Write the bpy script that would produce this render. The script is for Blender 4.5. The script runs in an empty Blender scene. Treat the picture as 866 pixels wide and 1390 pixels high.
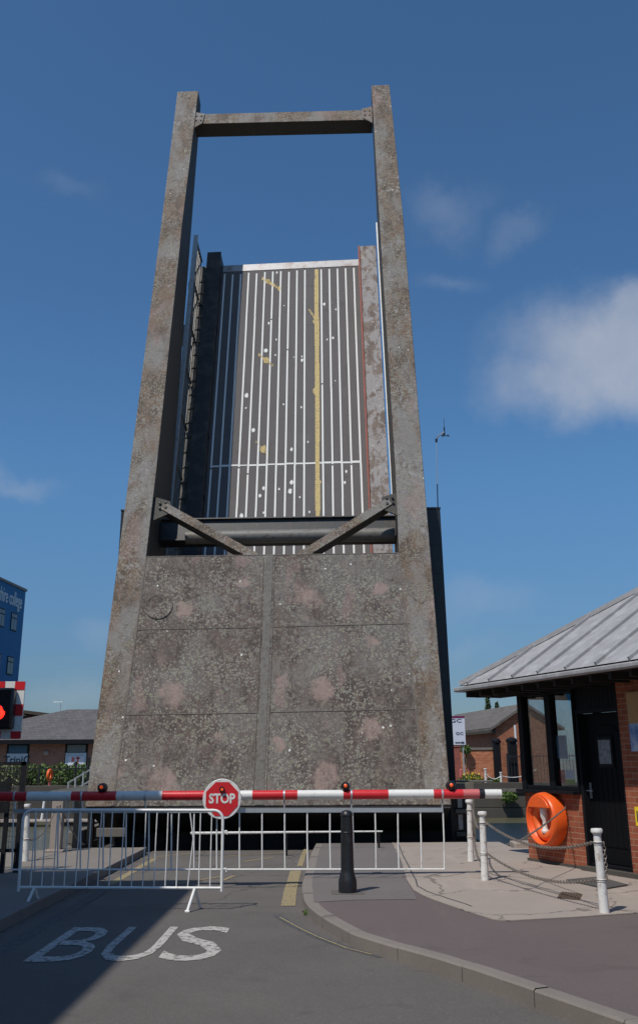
import bpy, math, random
from math import sin, cos, tan, atan, pi, radians, sqrt
from mathutils import Vector as V, Matrix
random.seed(7)
S = bpy.context.scene
COL = S.collection

# ------------------------------------------------------------ camera
EYE = 1.65; PITCH = radians(16.9); ROLL = radians(0.4); FPX = 1264.0
cam = bpy.data.cameras.new('camera'); co = bpy.data.objects.new('camera', cam); COL.objects.link(co); S.camera = co
cam.sensor_fit = 'VERTICAL'; cam.sensor_height = 36; cam.lens = FPX / 1390 * 36
cam.shift_y = -45 / 1390; cam.clip_end = 3000; cam.clip_start = .05
co.matrix_world = Matrix.Translation((0, 0, EYE)) @ Matrix.Rotation(pi/2 + PITCH, 4, 'X') @ Matrix.Rotation(-ROLL, 4, 'Z')

# ------------------------------------------------------------ world, sun
TOSUN = V((-.38, -.50, 1)).normalized()
W = bpy.data.worlds.new('World'); S.world = W; W.use_nodes = True
wn = W.node_tree.nodes; wl = W.node_tree.links
for n in list(wn): wn.remove(n)
sun = bpy.data.lights.new('sun', 'SUN'); sun.energy = 3.6; sun.angle = radians(.53); sun.color = (1, .94, .85)
so = bpy.data.objects.new('sun', sun); COL.objects.link(so); so.rotation_euler = TOSUN.to_track_quat('Z', 'Y').to_euler()
so.location = (-6, -5, 30)
S.view_settings.view_transform = 'Standard'; S.view_settings.look = 'None'; S.view_settings.exposure = 0; S.view_settings.gamma = 1
S.view_settings.use_curve_mapping = False
SKY_STRENGTH = .085

def ray(x, y):
    a = (x-433)/FPX; b = -(y-650)/FPX
    a, b = a*cos(ROLL)+b*sin(ROLL), -a*sin(ROLL)+b*cos(ROLL)
    return V((a, cos(PITCH)-b*sin(PITCH), sin(PITCH)+b*cos(PITCH)))
def at(x, y, Y=None, z=None):
    """point of the place seen at a photograph pixel, at depth Y or height z"""
    r = ray(x, y); t = Y/r.y if Y is not None else (z-EYE)/r.z
    return V((0, 0, EYE)) + r*t

class NT:
    def __init__(s, tree): s.t = tree; s.n = tree.nodes; s.l = tree.links
    def node(s, typ, ins=None, **kw):
        n = s.n.new(typ)
        for k, v in kw.items(): setattr(n, k, v)
        for k, v in (ins or {}).items():
            sock = n.inputs[k]
            if isinstance(v, bpy.types.NodeSocket): s.l.new(v, sock)
            else: sock.default_value = v
        return n
    def math(s, op, a, b=0.0, clamp=False):
        n = s.n.new('ShaderNodeMath'); n.operation = op; n.use_clamp = clamp
        for i, v in enumerate((a, b)):
            if isinstance(v, bpy.types.NodeSocket): s.l.new(v, n.inputs[i])
            else: n.inputs[i].default_value = v
        return n.outputs[0]
    def vmath(s, op, a, b=(0, 0, 0)):
        n = s.n.new('ShaderNodeVectorMath'); n.operation = op
        for i, v in enumerate((a, b)):
            if isinstance(v, bpy.types.NodeSocket): s.l.new(v, n.inputs[i])
            else: n.inputs[i].default_value = v
        return n.outputs['Value'] if op in ('DOT_PRODUCT', 'LENGTH', 'DISTANCE') else n.outputs[0]
    def ramp(s, fac, lo, hi):
        n = s.n.new('ShaderNodeMapRange'); n.interpolation_type = 'SMOOTHSTEP'
        s.l.new(fac, n.inputs[0]); n.inputs[1].default_value = lo; n.inputs[2].default_value = hi
        return n.outputs[0]
    def mix(s, fac, a, b, mode='MIX'):
        n = s.n.new('ShaderNodeMix'); n.data_type = 'RGBA'; n.blend_type = mode
        for i, v in ((0, fac), (6, a), (7, b)):
            if isinstance(v, bpy.types.NodeSocket): s.l.new(v, n.inputs[i])
            elif i == 0: n.inputs[0].default_value = v
            else: n.inputs[i].default_value = (*v, 1) if len(v) == 3 else v
        return n.outputs[2]
    def noise(s, co, scale, detail=4, rough=.55, dist=0.0):
        return s.node('ShaderNodeTexNoise', {'Vector': co, 'Scale': scale, 'Detail': detail, 'Roughness': rough, 'Distortion': dist}).outputs[0]
    def voro(s, co, scale, rand=1.0, out=0, feat='F1'):
        return s.node('ShaderNodeTexVoronoi', {'Vector': co, 'Scale': scale, 'Randomness': rand}, feature=feat).outputs[out]

# sky with thin fair-weather clouds, all in world directions
w = NT(W.node_tree)
sky = w.node('ShaderNodeTexSky', sky_type='NISHITA', sun_disc=False)
sky.sun_elevation = math.asin(TOSUN.z); sky.sun_rotation = math.atan2(TOSUN.x, TOSUN.y) % (2*pi)
sky.altitude = 0; sky.air_density = 1.0; sky.dust_density = .6; sky.ozone_density = 3.0
tc = w.node('ShaderNodeTexCoord').outputs['Generated']
elev = w.ramp(w.node('ShaderNodeSeparateXYZ', {'Vector': tc}).outputs[2], .0, .34)
skyc = w.mix(1.0, sky.outputs[0], w.mix(elev, (.46, .58, .74), (.68, 1.04, 1.25)), 'MULTIPLY')
dist = w.node('ShaderNodeTexNoise', {'Vector': tc, 'Scale': 9, 'Detail': 7, 'Roughness': .6})
dvec = w.vmath('SUBTRACT', dist.outputs['Color'], (.5, .5, .5))
def blob(px, py, rx, ry, lo, hi, amt, tilt=0.0):
    c = ray(px, py).normalized(); rt = V((0, 0, 1)).cross(c) * -1; rt.normalize(); up = rt.cross(c)
    rt, up = rt*cos(tilt)+up*sin(tilt), up*cos(tilt)-rt*sin(tilt)
    p = w.vmath('ADD', tc, w.vmath('MULTIPLY', dvec, (amt,)*3))
    d = w.vmath('SUBTRACT', p, tuple(c))
    a = w.math('DIVIDE', w.vmath('DOT_PRODUCT', d, tuple(rt)), rx/FPX)
    b = w.math('DIVIDE', w.vmath('DOT_PRODUCT', d, tuple(up)), ry/FPX)
    q = w.math('SQRT', w.math('ADD', w.math('MULTIPLY', a, a), w.math('MULTIPLY', b, b)))
    front = w.math('GREATER_THAN', w.vmath('DOT_PRODUCT', tc, tuple(c)), 0)
    return w.math('MULTIPLY', w.math('SUBTRACT', 1.0, w.ramp(q, lo, hi)), front)
cl = blob(870, 475, 200, 104, .30, 1.12, .10, -.12)
for args in ((770, 520, 125, 66, .1, 1.2, .11), (880, 425, 120, 62, .3, 1.1, .10), (800, 460, 70, 50, .1, 1.2, .12)):
    cl = w.math('MAXIMUM', cl, w.math('MULTIPLY', blob(*args), .9))
cl = w.math('MULTIPLY', cl, .70)
for px, py, rx, ry, st in ((600, 280, 70, 40, .16), (705, 310, 50, 26, .13), (600, 375, 60, 20, .12), (90, 255, 50, 22, .08), (20, 665, 60, 22, .22),
                           (650, 820, 80, 35, .16), (90, 945, 90, 30, .16), (130, 870, 45, 22, .14), (640, 880, 60, 22, .1)):
    cl = w.math('MAXIMUM', cl, w.math('MULTIPLY', blob(px, py, rx, ry, .0, 1.2, .11), st))
warp = w.noise(tc, 34, 6, .6)
cl = w.math('MULTIPLY', cl, w.math('ADD', .70, w.math('MULTIPLY', warp, .5)))
cc = w.mix(w.noise(tc, 6, 3), (4.2, 4.8, 6.0), (6.0, 6.3, 7.0))
skyc = w.mix(cl, skyc, cc)
bg = w.node('ShaderNodeBackground', {'Color': skyc, 'Strength': SKY_STRENGTH})
wl.new(bg.outputs[0], w.node('ShaderNodeOutputWorld').inputs[0])

# ------------------------------------------------------------ materials
def newmat(name):
    m = bpy.data.materials.new(name); m.use_nodes = True
    t = NT(m.node_tree); b = m.node_tree.nodes['Principled BSDF']
    return m, t, b
def setin(t, b, key, v):
    if isinstance(v, bpy.types.NodeSocket): t.l.new(v, b.inputs[key])
    else: b.inputs[key].default_value = (*v, 1) if isinstance(v, (tuple, list)) and len(v) == 3 else v
def pos(t): return t.node('ShaderNodeNewGeometry').outputs['Position']
def bump(t, b, h, strength=.3, dist=.02):
    n = t.node('ShaderNodeBump', {'Height': h, 'Strength': strength, 'Distance': dist}); t.l.new(n.outputs[0], b.inputs['Normal'])
def paint(name, col, rough=.5, metal=0.0, var=.18, scale=6, dirt=None, dirtamt=.3, dscale=9, bmp=.1, spec=.5):
    m, t, b = newmat(name); P = pos(t); b.inputs['Specular IOR Level'].default_value = spec
    n = t.noise(P, scale, 5)
    c = t.mix(n, tuple(x*(1-var) for x in col), tuple(min(1, x*(1+var)) for x in col))
    if dirt:
        d = t.ramp(t.noise(P, dscale, 7, .65), .62-dirtamt*.4, .72)
        c = t.mix(t.math('MULTIPLY', d, .85), c, dirt)
    setin(t, b, 'Base Color', c); setin(t, b, 'Roughness', t.math('ADD', rough-.08, t.math('MULTIPLY', n, .16))); setin(t, b, 'Metallic', metal)
    if bmp: bump(t, b, t.noise(P, scale*6, 4), bmp, .01)
    return m
def emit(name, col, st):
    m, t, b = newmat(name); setin(t, b, 'Base Color', col); setin(t, b, 'Emission Color', col); b.inputs['Emission Strength'].default_value = st; setin(t, b, 'Roughness', .3)
    return m

def rusty(name, brown, grey, moss, pink=.5, ls=1.0, stretch=(1, 1, .55), patches=None):
    """weathered steel carrying round lichen colonies, pale bloom, rust runs and bird lime"""
    m, t, b = newmat(name); P = pos(t)
    Ps = t.vmath('MULTIPLY', P, stretch)
    big = t.noise(Ps, 1.1, 6, .6, .4); mid = t.noise(Ps, 4.2, 7, .65, .3); fine = t.noise(P, 26, 6, .7)
    c = t.mix(t.ramp(mid, .42, .56), tuple(x*.75 for x in brown), tuple(x*1.35 for x in brown))
    c = t.mix(t.math('MULTIPLY', t.ramp(big, .44, .6), .85), c, grey)
    c = t.mix(t.math('MULTIPLY', t.ramp(fine, .5, .72), .6), c, tuple(x*1.25 for x in grey))
    c = t.mix(t.math('MULTIPLY', t.ramp(t.noise(P, 38, 4, .7), .53, .66), .55), c, tuple(x*.42 for x in brown))
    c = t.mix(t.math('MULTIPLY', t.ramp(t.noise(P, 9, 6, .7, .6), .50, .60), t.math('ADD', .12, t.math('MULTIPLY', t.ramp(t.noise(P, .9, 3, .5), .42, .6), .7))), c, tuple(x*1.35 for x in grey))
    c = t.mix(t.math('MULTIPLY', t.ramp(t.noise(P, 6.5, 5, .7, .8), .56, .66), .7), c, tuple(x*.55 for x in brown))
    # lichen discs at two sizes
    wob = t.vmath('ADD', P, t.vmath('MULTIPLY', t.node('ShaderNodeTexNoise', {'Vector': P, 'Scale': 14.0, 'Detail': 3}).outputs['Color'], (.05, .05, .05)))
    dens = t.math('ADD', .25, t.math('MULTIPLY', t.ramp(t.noise(P, 1.25, 5, .62), .36, .60), .75))
    for sc, r0, col, k in ((7.5*ls, .34, moss, .85), (12*ls, .38, tuple(x*1.1 for x in moss), .85), (21*ls, .42, (.30, .29, .245), .9)):
        vn = t.node('ShaderNodeTexVoronoi', {'Vector': wob, 'Scale': sc, 'Randomness': 1.0})
        d = vn.outputs[0]; cell = t.math('GREATER_THAN', t.node('ShaderNodeSeparateColor', {'Color': vn.outputs['Color']}).outputs[0], .36)
        disc = t.math('SUBTRACT', 1.0, t.ramp(d, r0*.75, r0))
        ring = t.ramp(d, r0*.2, r0*.7)
        f = t.math('MULTIPLY', t.math('MULTIPLY', disc, cell), t.math('MULTIPLY', dens, k))
        c = t.mix(f, c, t.mix(ring, tuple(x*.72 for x in col), col))
    sp = t.ramp(t.noise(P, 55, 3, .6), .60, .70); c = t.mix(t.math('MULTIPLY', sp, .5), c, (.32, .30, .265))
    # pink undercoat showing
    pk = t.math('MULTIPLY', t.ramp(t.noise(Ps, 1.5, 3, .5, .2), .60, .68), pink)
    c = t.mix(pk, c, (.30, .195, .17))
    if patches:
        wob2 = t.vmath('ADD', P, t.vmath('MULTIPLY', t.vmath('SUBTRACT', t.node('ShaderNodeTexNoise', {'Vector': P, 'Scale': 5.0, 'Detail': 5}).outputs['Color'], (.5, .5, .5)), (.5, .5, .5)))
        pm = None
        for q, r0 in patches:
            d = t.vmath('DISTANCE', wob2, tuple(q)); f = t.math('SUBTRACT', 1.0, t.ramp(d, r0*.55, r0*1.15)); pm = f if pm is None else t.math('MAXIMUM', pm, f)
        c = t.mix(t.math('MULTIPLY', pm, t.math('ADD', .30, t.math('MULTIPLY', t.ramp(mid, .35, .6), .42))), c, (.33, .235, .205))
    run = t.ramp(t.noise(t.vmath('MULTIPLY', P, (5, 5, .25)), 1.3, 5, .6), .62, .78)
    c = t.mix(t.math('MULTIPLY', run, .35), c, (.17, .095, .045))
    vn = t.node('ShaderNodeTexVoronoi', {'Vector': wob, 'Scale': 3.4, 'Randomness': 1.0})
    lime = t.math('MULTIPLY', t.math('LESS_THAN', vn.outputs[0], .07), t.math('GREATER_THAN', t.node('ShaderNodeSeparateColor', {'Color': vn.outputs['Color']}).outputs[1], .66))
    c = t.mix(lime, c, (.72, .72, .68))
    setin(t, b, 'Base Color', c); setin(t, b, 'Roughness', .82)
    bump(t, b, t.math('ADD', t.math('MULTIPLY', fine, .7), mid), .45, .025)
    return m

def bricks(name, direction, c1, c2, mortar, bw=.235, bh=.0775, off=.0):
    m, t, b = newmat(name); P = pos(t)
    u = t.vmath('DOT_PRODUCT', P, direction); z = t.node('ShaderNodeSeparateXYZ', {'Vector': P}).outputs[2]
    cv = t.node('ShaderNodeCombineXYZ', {'X': u, 'Y': z}).outputs[0]
    br = t.node('ShaderNodeTexBrick', {'Vector': cv, 'Color1': (*c1, 1), 'Color2': (*c2, 1), 'Mortar': (*mortar, 1), 'Scale': 1.0, 'Mortar Size': .0055,
                                       'Mortar Smooth': .15, 'Bias': -.1, 'Brick Width': bw, 'Row Height': bh})
    c = br.outputs[0]
    n = t.noise(P, 3.2, 6, .6)
    c = t.mix(t.math('MULTIPLY', t.ramp(n, .45, .75), .5), c, tuple(x*.55 for x in c1))
    c = t.mix(t.math('MULTIPLY', t.ramp(t.noise(P, 9, 4), .6, .75), .3), c, tuple(min(1, x*1.5+.04) for x in c2))
    setin(t, b, 'Base Color', c); setin(t, b, 'Roughness', .9)
    h = t.math('ADD', t.math('MULTIPLY', t.math('SUBTRACT', 1.0, br.outputs['Fac']), 1.0), t.math('MULTIPLY', t.noise(P, 60, 4), .35))
    bump(t, b, h, .6, .008)
    return m
def tarmac(name, col, chip=(.2, .19, .18), crack=False, var=.22, chips=.3):
    m, t, b = newmat(name); P = pos(t)
    c = t.mix(t.noise(P, .9, 6, .62), tuple(x*(1-var) for x in col), tuple(x*(1+var) for x in col))
    c = t.mix(t.math('MULTIPLY', t.ramp(t.noise(P, 95, 3, .7), .5, .7), chips), c, chip)
    c = t.mix(t.math('MULTIPLY', t.ramp(t.noise(P, 3.1, 7, .7, .6), .58, .72), .3), c, tuple(x*.55 for x in col))
    c = t.mix(t.math('MULTIPLY', t.ramp(t.noise(t.vmath('MULTIPLY', P, (2.2, .35, 1)), 1.2, 5, .6), .55, .75), .28), c, tuple(x*1.5 for x in col))
    c = t.mix(t.math('MULTIPLY', t.ramp(t.noise(P, 1.6, 3, .5, 1.2), .62, .70), .28), c, tuple(x*.6 for x in col))
    c = t.mix(t.math('MULTIPLY', t.ramp(t.noise(P, 30, 3, .7), .60, .68), .35), c, tuple(x*1.5 for x in col))
    if crack:
        wp = t.vmath('ADD', P, t.vmath('MULTIPLY', t.node('ShaderNodeTexNoise', {'Vector': P, 'Scale': 2.0, 'Detail': 5}).outputs['Color'], (.8, .8, 0)))
        e = t.voro(wp, .55, feat='DISTANCE_TO_EDGE')
        c = t.mix(t.math('MULTIPLY', t.math('LESS_THAN', e, .007), .7), c, tuple(x*.3 for x in col))
    setin(t, b, 'Base Color', c); setin(t, b, 'Roughness', .88)
    bump(t, b, t.noise(P, 130, 3, .7), .5, .006)
    return m
def worn(name, col, under, wear=.52, scale=18):
    m, t, b = newmat(name); P = pos(t)
    f = t.ramp(t.noise(P, scale, 7, .72), wear-.05, wear+.07)
    f2 = t.ramp(t.noise(P, 85, 3, .7), .56, .66)
    c = t.mix(t.math('MAXIMUM', f, t.math('MULTIPLY', f2, .7)), col, under)
    setin(t, b, 'Base Color', c); setin(t, b, 'Roughness', .8)
    bump(t, b, t.noise(P, 130, 3, .7), .4, .005)
    return m

MT = {}
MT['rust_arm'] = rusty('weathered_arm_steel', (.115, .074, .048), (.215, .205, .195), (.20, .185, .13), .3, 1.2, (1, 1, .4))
MT['shade_steel'] = paint('shaded_arm_steel', (.045, .042, .036), .7, 0, .3, 3, (.1, .07, .04), .2)  # darker copy of the arm steel, shade on sides and undersides painted in
MT['black_steel'] = paint('black_painted_steel', (.012, .013, .016), .45, 0, .3, 5, (.035, .03, .028), .25)
MT['dark_steel'] = paint('dark_girder_steel', (.022, .023, .026), .5, 0, .35, 4, (.07, .05, .035), .35)
MT['shaft'] = paint('grey_shaft_steel', (.16, .155, .145), .55, .1, .2, 5, (.09, .075, .045), .4)
MT['weld'] = paint('seam_grey', (.165, .155, .14), .85, 0, .3, 9, (.10, .08, .065), .5, 14)
MT['seam'] = paint('rusted_seam', (.13, .11, .095), .85, 0, .35, 9, (.22, .20, .17), .5, 12)
MT['deck'] = tarmac('deck_surfacing', (.122, .113, .112), (.17, .16, .155), var=.12, chips=.35)
MT['white_line'] = worn('deck_white_paint', (.80, .80, .78), (.5, .5, .48), .66)
MT['yellow_line'] = worn('yellow_paint', (.60, .46, .20), (.30, .24, .14), .56)
MT['faded_yellow'] = worn('faded_yellow_paint', (.33, .26, .13), (.16, .14, .11), .52, 26)
MT['road_white'] = worn('road_white_paint', (.46, .44, .41), (.13, .12, .11), .53, 15)
MT['ghost_line'] = worn('blacked_out_line', (.06, .062, .07), (.10, .098, .095), .52, 14)
MT['galv'] = paint('galvanised_steel', (.42, .44, .45), .42, .35, .15, 8, (.25, .22, .18), .25)
MT['rail_white'] = paint('white_enamel', (.78, .78, .76), .38, 0, .06, 8, (.5, .46, .4), .22)
MT['alu'] = paint('bare_aluminium', (.55, .57, .58), .35, .6, .1, 10)
MT['red'] = paint('red_band_paint', (.62, .022, .028), .35, 0, .12, 7, (.35, .03, .03), .2)
MT['faded_red'] = paint('faded_red_paint', (.55, .13, .13), .55, 0, .1, 7)
MT['boom_white'] = paint('white_band_paint', (.74, .74, .71), .4, 0, .06, 7, (.5, .49, .45), .2)
MT['black'] = paint('black_plastic', (.010, .010, .012), .35, 0, .2, 5)
MT['cast_black'] = paint('cast_iron_black', (.014, .0145, .017), .42, 0, .25, 8, (.045, .042, .04), .25, 14)
MT['cast_white'] = paint('cast_iron_white', (.72, .71, .68), .5, 0, .08, 9, (.30, .22, .15), .32, 13, .3)
MT['lamp_red'] = emit('red_lamp_lit', (1, .02, .01), 3.0)
MT['lamp_amber'] = emit('amber_lens', (.8, .10, .02), .35)
MT['chain'] = paint('chain_steel', (.27, .24, .21), .55, .4, .3, 20, (.16, .08, .04), .4, 30)
MT['orange'] = paint('orange_plastic', (.84, .115, .015), .38, 0, .08, 6, (.55, .1, .03), .2, 12)
MT['orange_in'] = paint('orange_ring_vinyl', (.80, .13, .02), .5, 0, .08, 6)
MT['navy'] = paint('near_black_joinery', (.007, .0075, .010), .6, 0, .2, 6, spec=.18)
MT['door'] = paint('black_door_paint', (.005, .0055, .007), .62, 0, .15, 6, spec=.12)
MT['lead'] = paint('lead_roof', (.30, .295, .30), .6, .0, .22, 3, (.42, .42, .43), .45, 5, .2)
MT['soffit'] = paint('dark_soffit', (.02, .019, .019), .7)
MT['timber'] = paint('dark_timber', (.06, .05, .04), .8)
MT['slate'] = paint('slate_roof', (.095, .09, .092), .75, 0, .3, 2.2, (.14, .13, .12), .4, 8, .4)
MT['slate_old'] = paint('weathered_slate_roof', (.12, .108, .10), .8, 0, .3, 2.2, (.17, .15, .12), .45, 6, .4)
MT['road'] = tarmac('road_asphalt', (.112, .099, .090), (.26, .25, .24), crack=True, var=.28)
MT['patch'] = tarmac('fresh_asphalt', (.100, .089, .082), (.24, .23, .22), var=.25, chips=.45)
MT['pave_grey'] = tarmac('grey_footway', (.142, .126, .12), var=.16)
MT['pave_red'] = tarmac('plum_footway', (.118, .092, .088), var=.14)
MT['pave_left'] = tarmac('left_footway', (.20, .175, .15), var=.2)
MT['concrete'] = tarmac('slab_concrete', (.32, .27, .235), (.37, .33, .30), crack=True, var=.18, chips=.25)
MT['kerb'] = tarmac('kerb_stone', (.20, .175, .155), (.26, .24, .21), var=.2)
MT['stone'] = tarmac('quay_stone', (.15, .135, .115), (.2, .19, .17), var=.35)
MT['darkstone'] = tarmac('dark_quay_stone', (.07, .062, .052), (.1, .095, .085), var=.4)
MT['gravel'] = tarmac('far_ground', (.16, .15, .12), (.2, .19, .17))
MT['blue_clad'] = paint('blue_cladding', (.008, .13, .31), .6, 0, .06, 2, spec=.25)
MT['blue_dark'] = paint('blue_panel', (.03, .10, .17), .5)
MT['pale_letters'] = paint('pale_letters', (.45, .55, .62), .5)
MT['sign_white'] = paint('sign_white', (.72, .73, .74), .45, 0, .04, 3)
MT['sign_lilac'] = paint('sign_lilac_white', (.62, .64, .74), .45, 0, .04, 3)
MT['purple'] = paint('sign_purple', (.16, .02, .09), .5)
MT['ink'] = paint('sign_ink', (.03, .03, .04), .5)
MT['yellow_sign'] = paint('sign_yellow', (.85, .60, .02), .45, 0, .03)
MT['poster_sky'] = paint('poster_blue', (.05, .16, .42), .5, 0, .25, 2, (.6, .65, .72), .75, 5)
MT['poster_tan'] = paint('poster_tan', (.45, .26, .10), .5)
MT['poster_red'] = paint('leaflet_red', (.32, .02, .04), .5)
MT['poster_green'] = paint('leaflet_green', (.25, .42, .05), .5)
MT['poster_blue'] = paint('leaflet_blue', (.18, .30, .42), .5)
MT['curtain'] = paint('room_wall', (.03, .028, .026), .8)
MT['grate'] = paint('drain_cover_iron', (.10, .07, .05), .7)
MT['mat'] = paint('door_mat', (.075, .072, .07), .9)
MT['footway_plate'] = paint('footway_plate', (.05, .045, .038), .7, 0, .4, 2.5, (.20, .17, .13), .5, 4)
MT['end_strip'] = paint('worn_end_plate', (.36, .36, .37), .5, .2, .25, 4, (.22, .14, .12), .4, 3)
MT['side_girder'] = paint('brown_black_girder', (.03, .026, .024), .6, 0, .4, 3, (.09, .07, .055), .45, 3)
MT['hinge_paint'] = paint('scabby_grey_paint', (.2, .19, .2), .6)
def flaky():
    m, t, b = newmat('flaking_kerb_paint'); P = pos(t); Ps = t.vmath('MULTIPLY', P, (1, 1, .6))
    c = t.mix(t.ramp(t.noise(Ps, 3, 6, .6), .4, .6), (.13, .095, .078), (.19, .145, .12))
    c = t.mix(t.math('MULTIPLY', t.ramp(t.noise(Ps, 2.8, 9, .78, .6), .46, .53), .9), c, (.32, .30, .30))
    c = t.mix(t.ramp(t.noise(Ps, 5.5, 8, .75, .9), .61, .64), c, (.52, .47, .42))
    setin(t, b, 'Base Color', c); setin(t, b, 'Roughness', .75); bump(t, b, t.noise(Ps, 5.5, 8, .7), .5, .03); return m
MT['flaky'] = flaky()
MT['redlead'] = paint('red_lead_edge', (.30, .085, .06), .7, 0, .3, 4, (.12, .06, .045), .4)
MT['tree_bark'] = paint('bark', (.08, .06, .045), .9)
def leafmat(name, a, b_):
    m, t, b = newmat(name); P = pos(t)
    c = t.mix(t.ramp(t.noise(P, 9, 3, .7), .3, .7), a, b_); setin(t, b, 'Base Color', c); setin(t, b, 'Roughness', .55)
    b.inputs['Subsurface Weight'].default_value = 0; return m
MT['hedge'] = leafmat('hedge_leaves', (.05, .10, .015), (.13, .20, .04))
MT['shrub'] = leafmat('shrub_leaves', (.10, .13, .05), (.28, .30, .15))
MT['conifer'] = leafmat('conifer_leaves', (.03, .06, .02), (.06, .10, .035))
MT['moss'] = leafmat('weed_leaves', (.05, .10, .02), (.10, .16, .04))
MT['blossom'] = paint('yellow_blossom', (.70, .52, .04), .6)
def water():
    m, t, b = newmat('dock_water'); P = pos(t)
    setin(t, b, 'Base Color', t.mix(t.noise(P, .4, 3), (.085, .08, .045), (.12, .112, .065))); setin(t, b, 'Roughness', .22); b.inputs['IOR'].default_value = 1.33
    h = t.noise(t.vmath('MULTIPLY', P, (1, 2.2, 1)), 2.6, 5, .6)
    bump(t, b, h, .55, .10); return m
MT['water'] = water()
def glass(name, tint=(.9, .95, .95), rough=.02):
    m, t, b = newmat(name); t.n.remove(b)
    out = [n for n in t.n if n.type == 'OUTPUT_MATERIAL'][0]
    tr = t.node('ShaderNodeBsdfTransparent', {'Color': (*tint, 1)}); gl = t.node('ShaderNodeBsdfGlossy', {'Color': (1, 1, 1, 1), 'Roughness': rough})
    gq = t.node('ShaderNodeNewGeometry'); fr = t.math('ADD', .045, t.math('MULTIPLY', .95, t.math('POWER', t.math('SUBTRACT', 1.0, t.math('ABSOLUTE', t.vmath('DOT_PRODUCT', gq.outputs['Normal'], gq.outputs['Incoming']))), 5.0)))
    mx = t.node('ShaderNodeMixShader', {0: t.math('ADD', t.math('MULTIPLY', fr, 1.8), .09, True)}); t.l.new(tr.outputs[0], mx.inputs[1]); t.l.new(gl.outputs[0], mx.inputs[2])
    t.l.new(mx.outputs[0], out.inputs[0]); return m
MT['glass'] = glass('window_glass', (.75, .82, .85))
MT['glass_far'] = paint('far_window_glass', (.10, .13, .15), .12, 0, .3, .6, bmp=0)
MT['frost'] = paint('leaded_door_glass', (.18, .19, .20), .2, 0, .9, 24)

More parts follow.
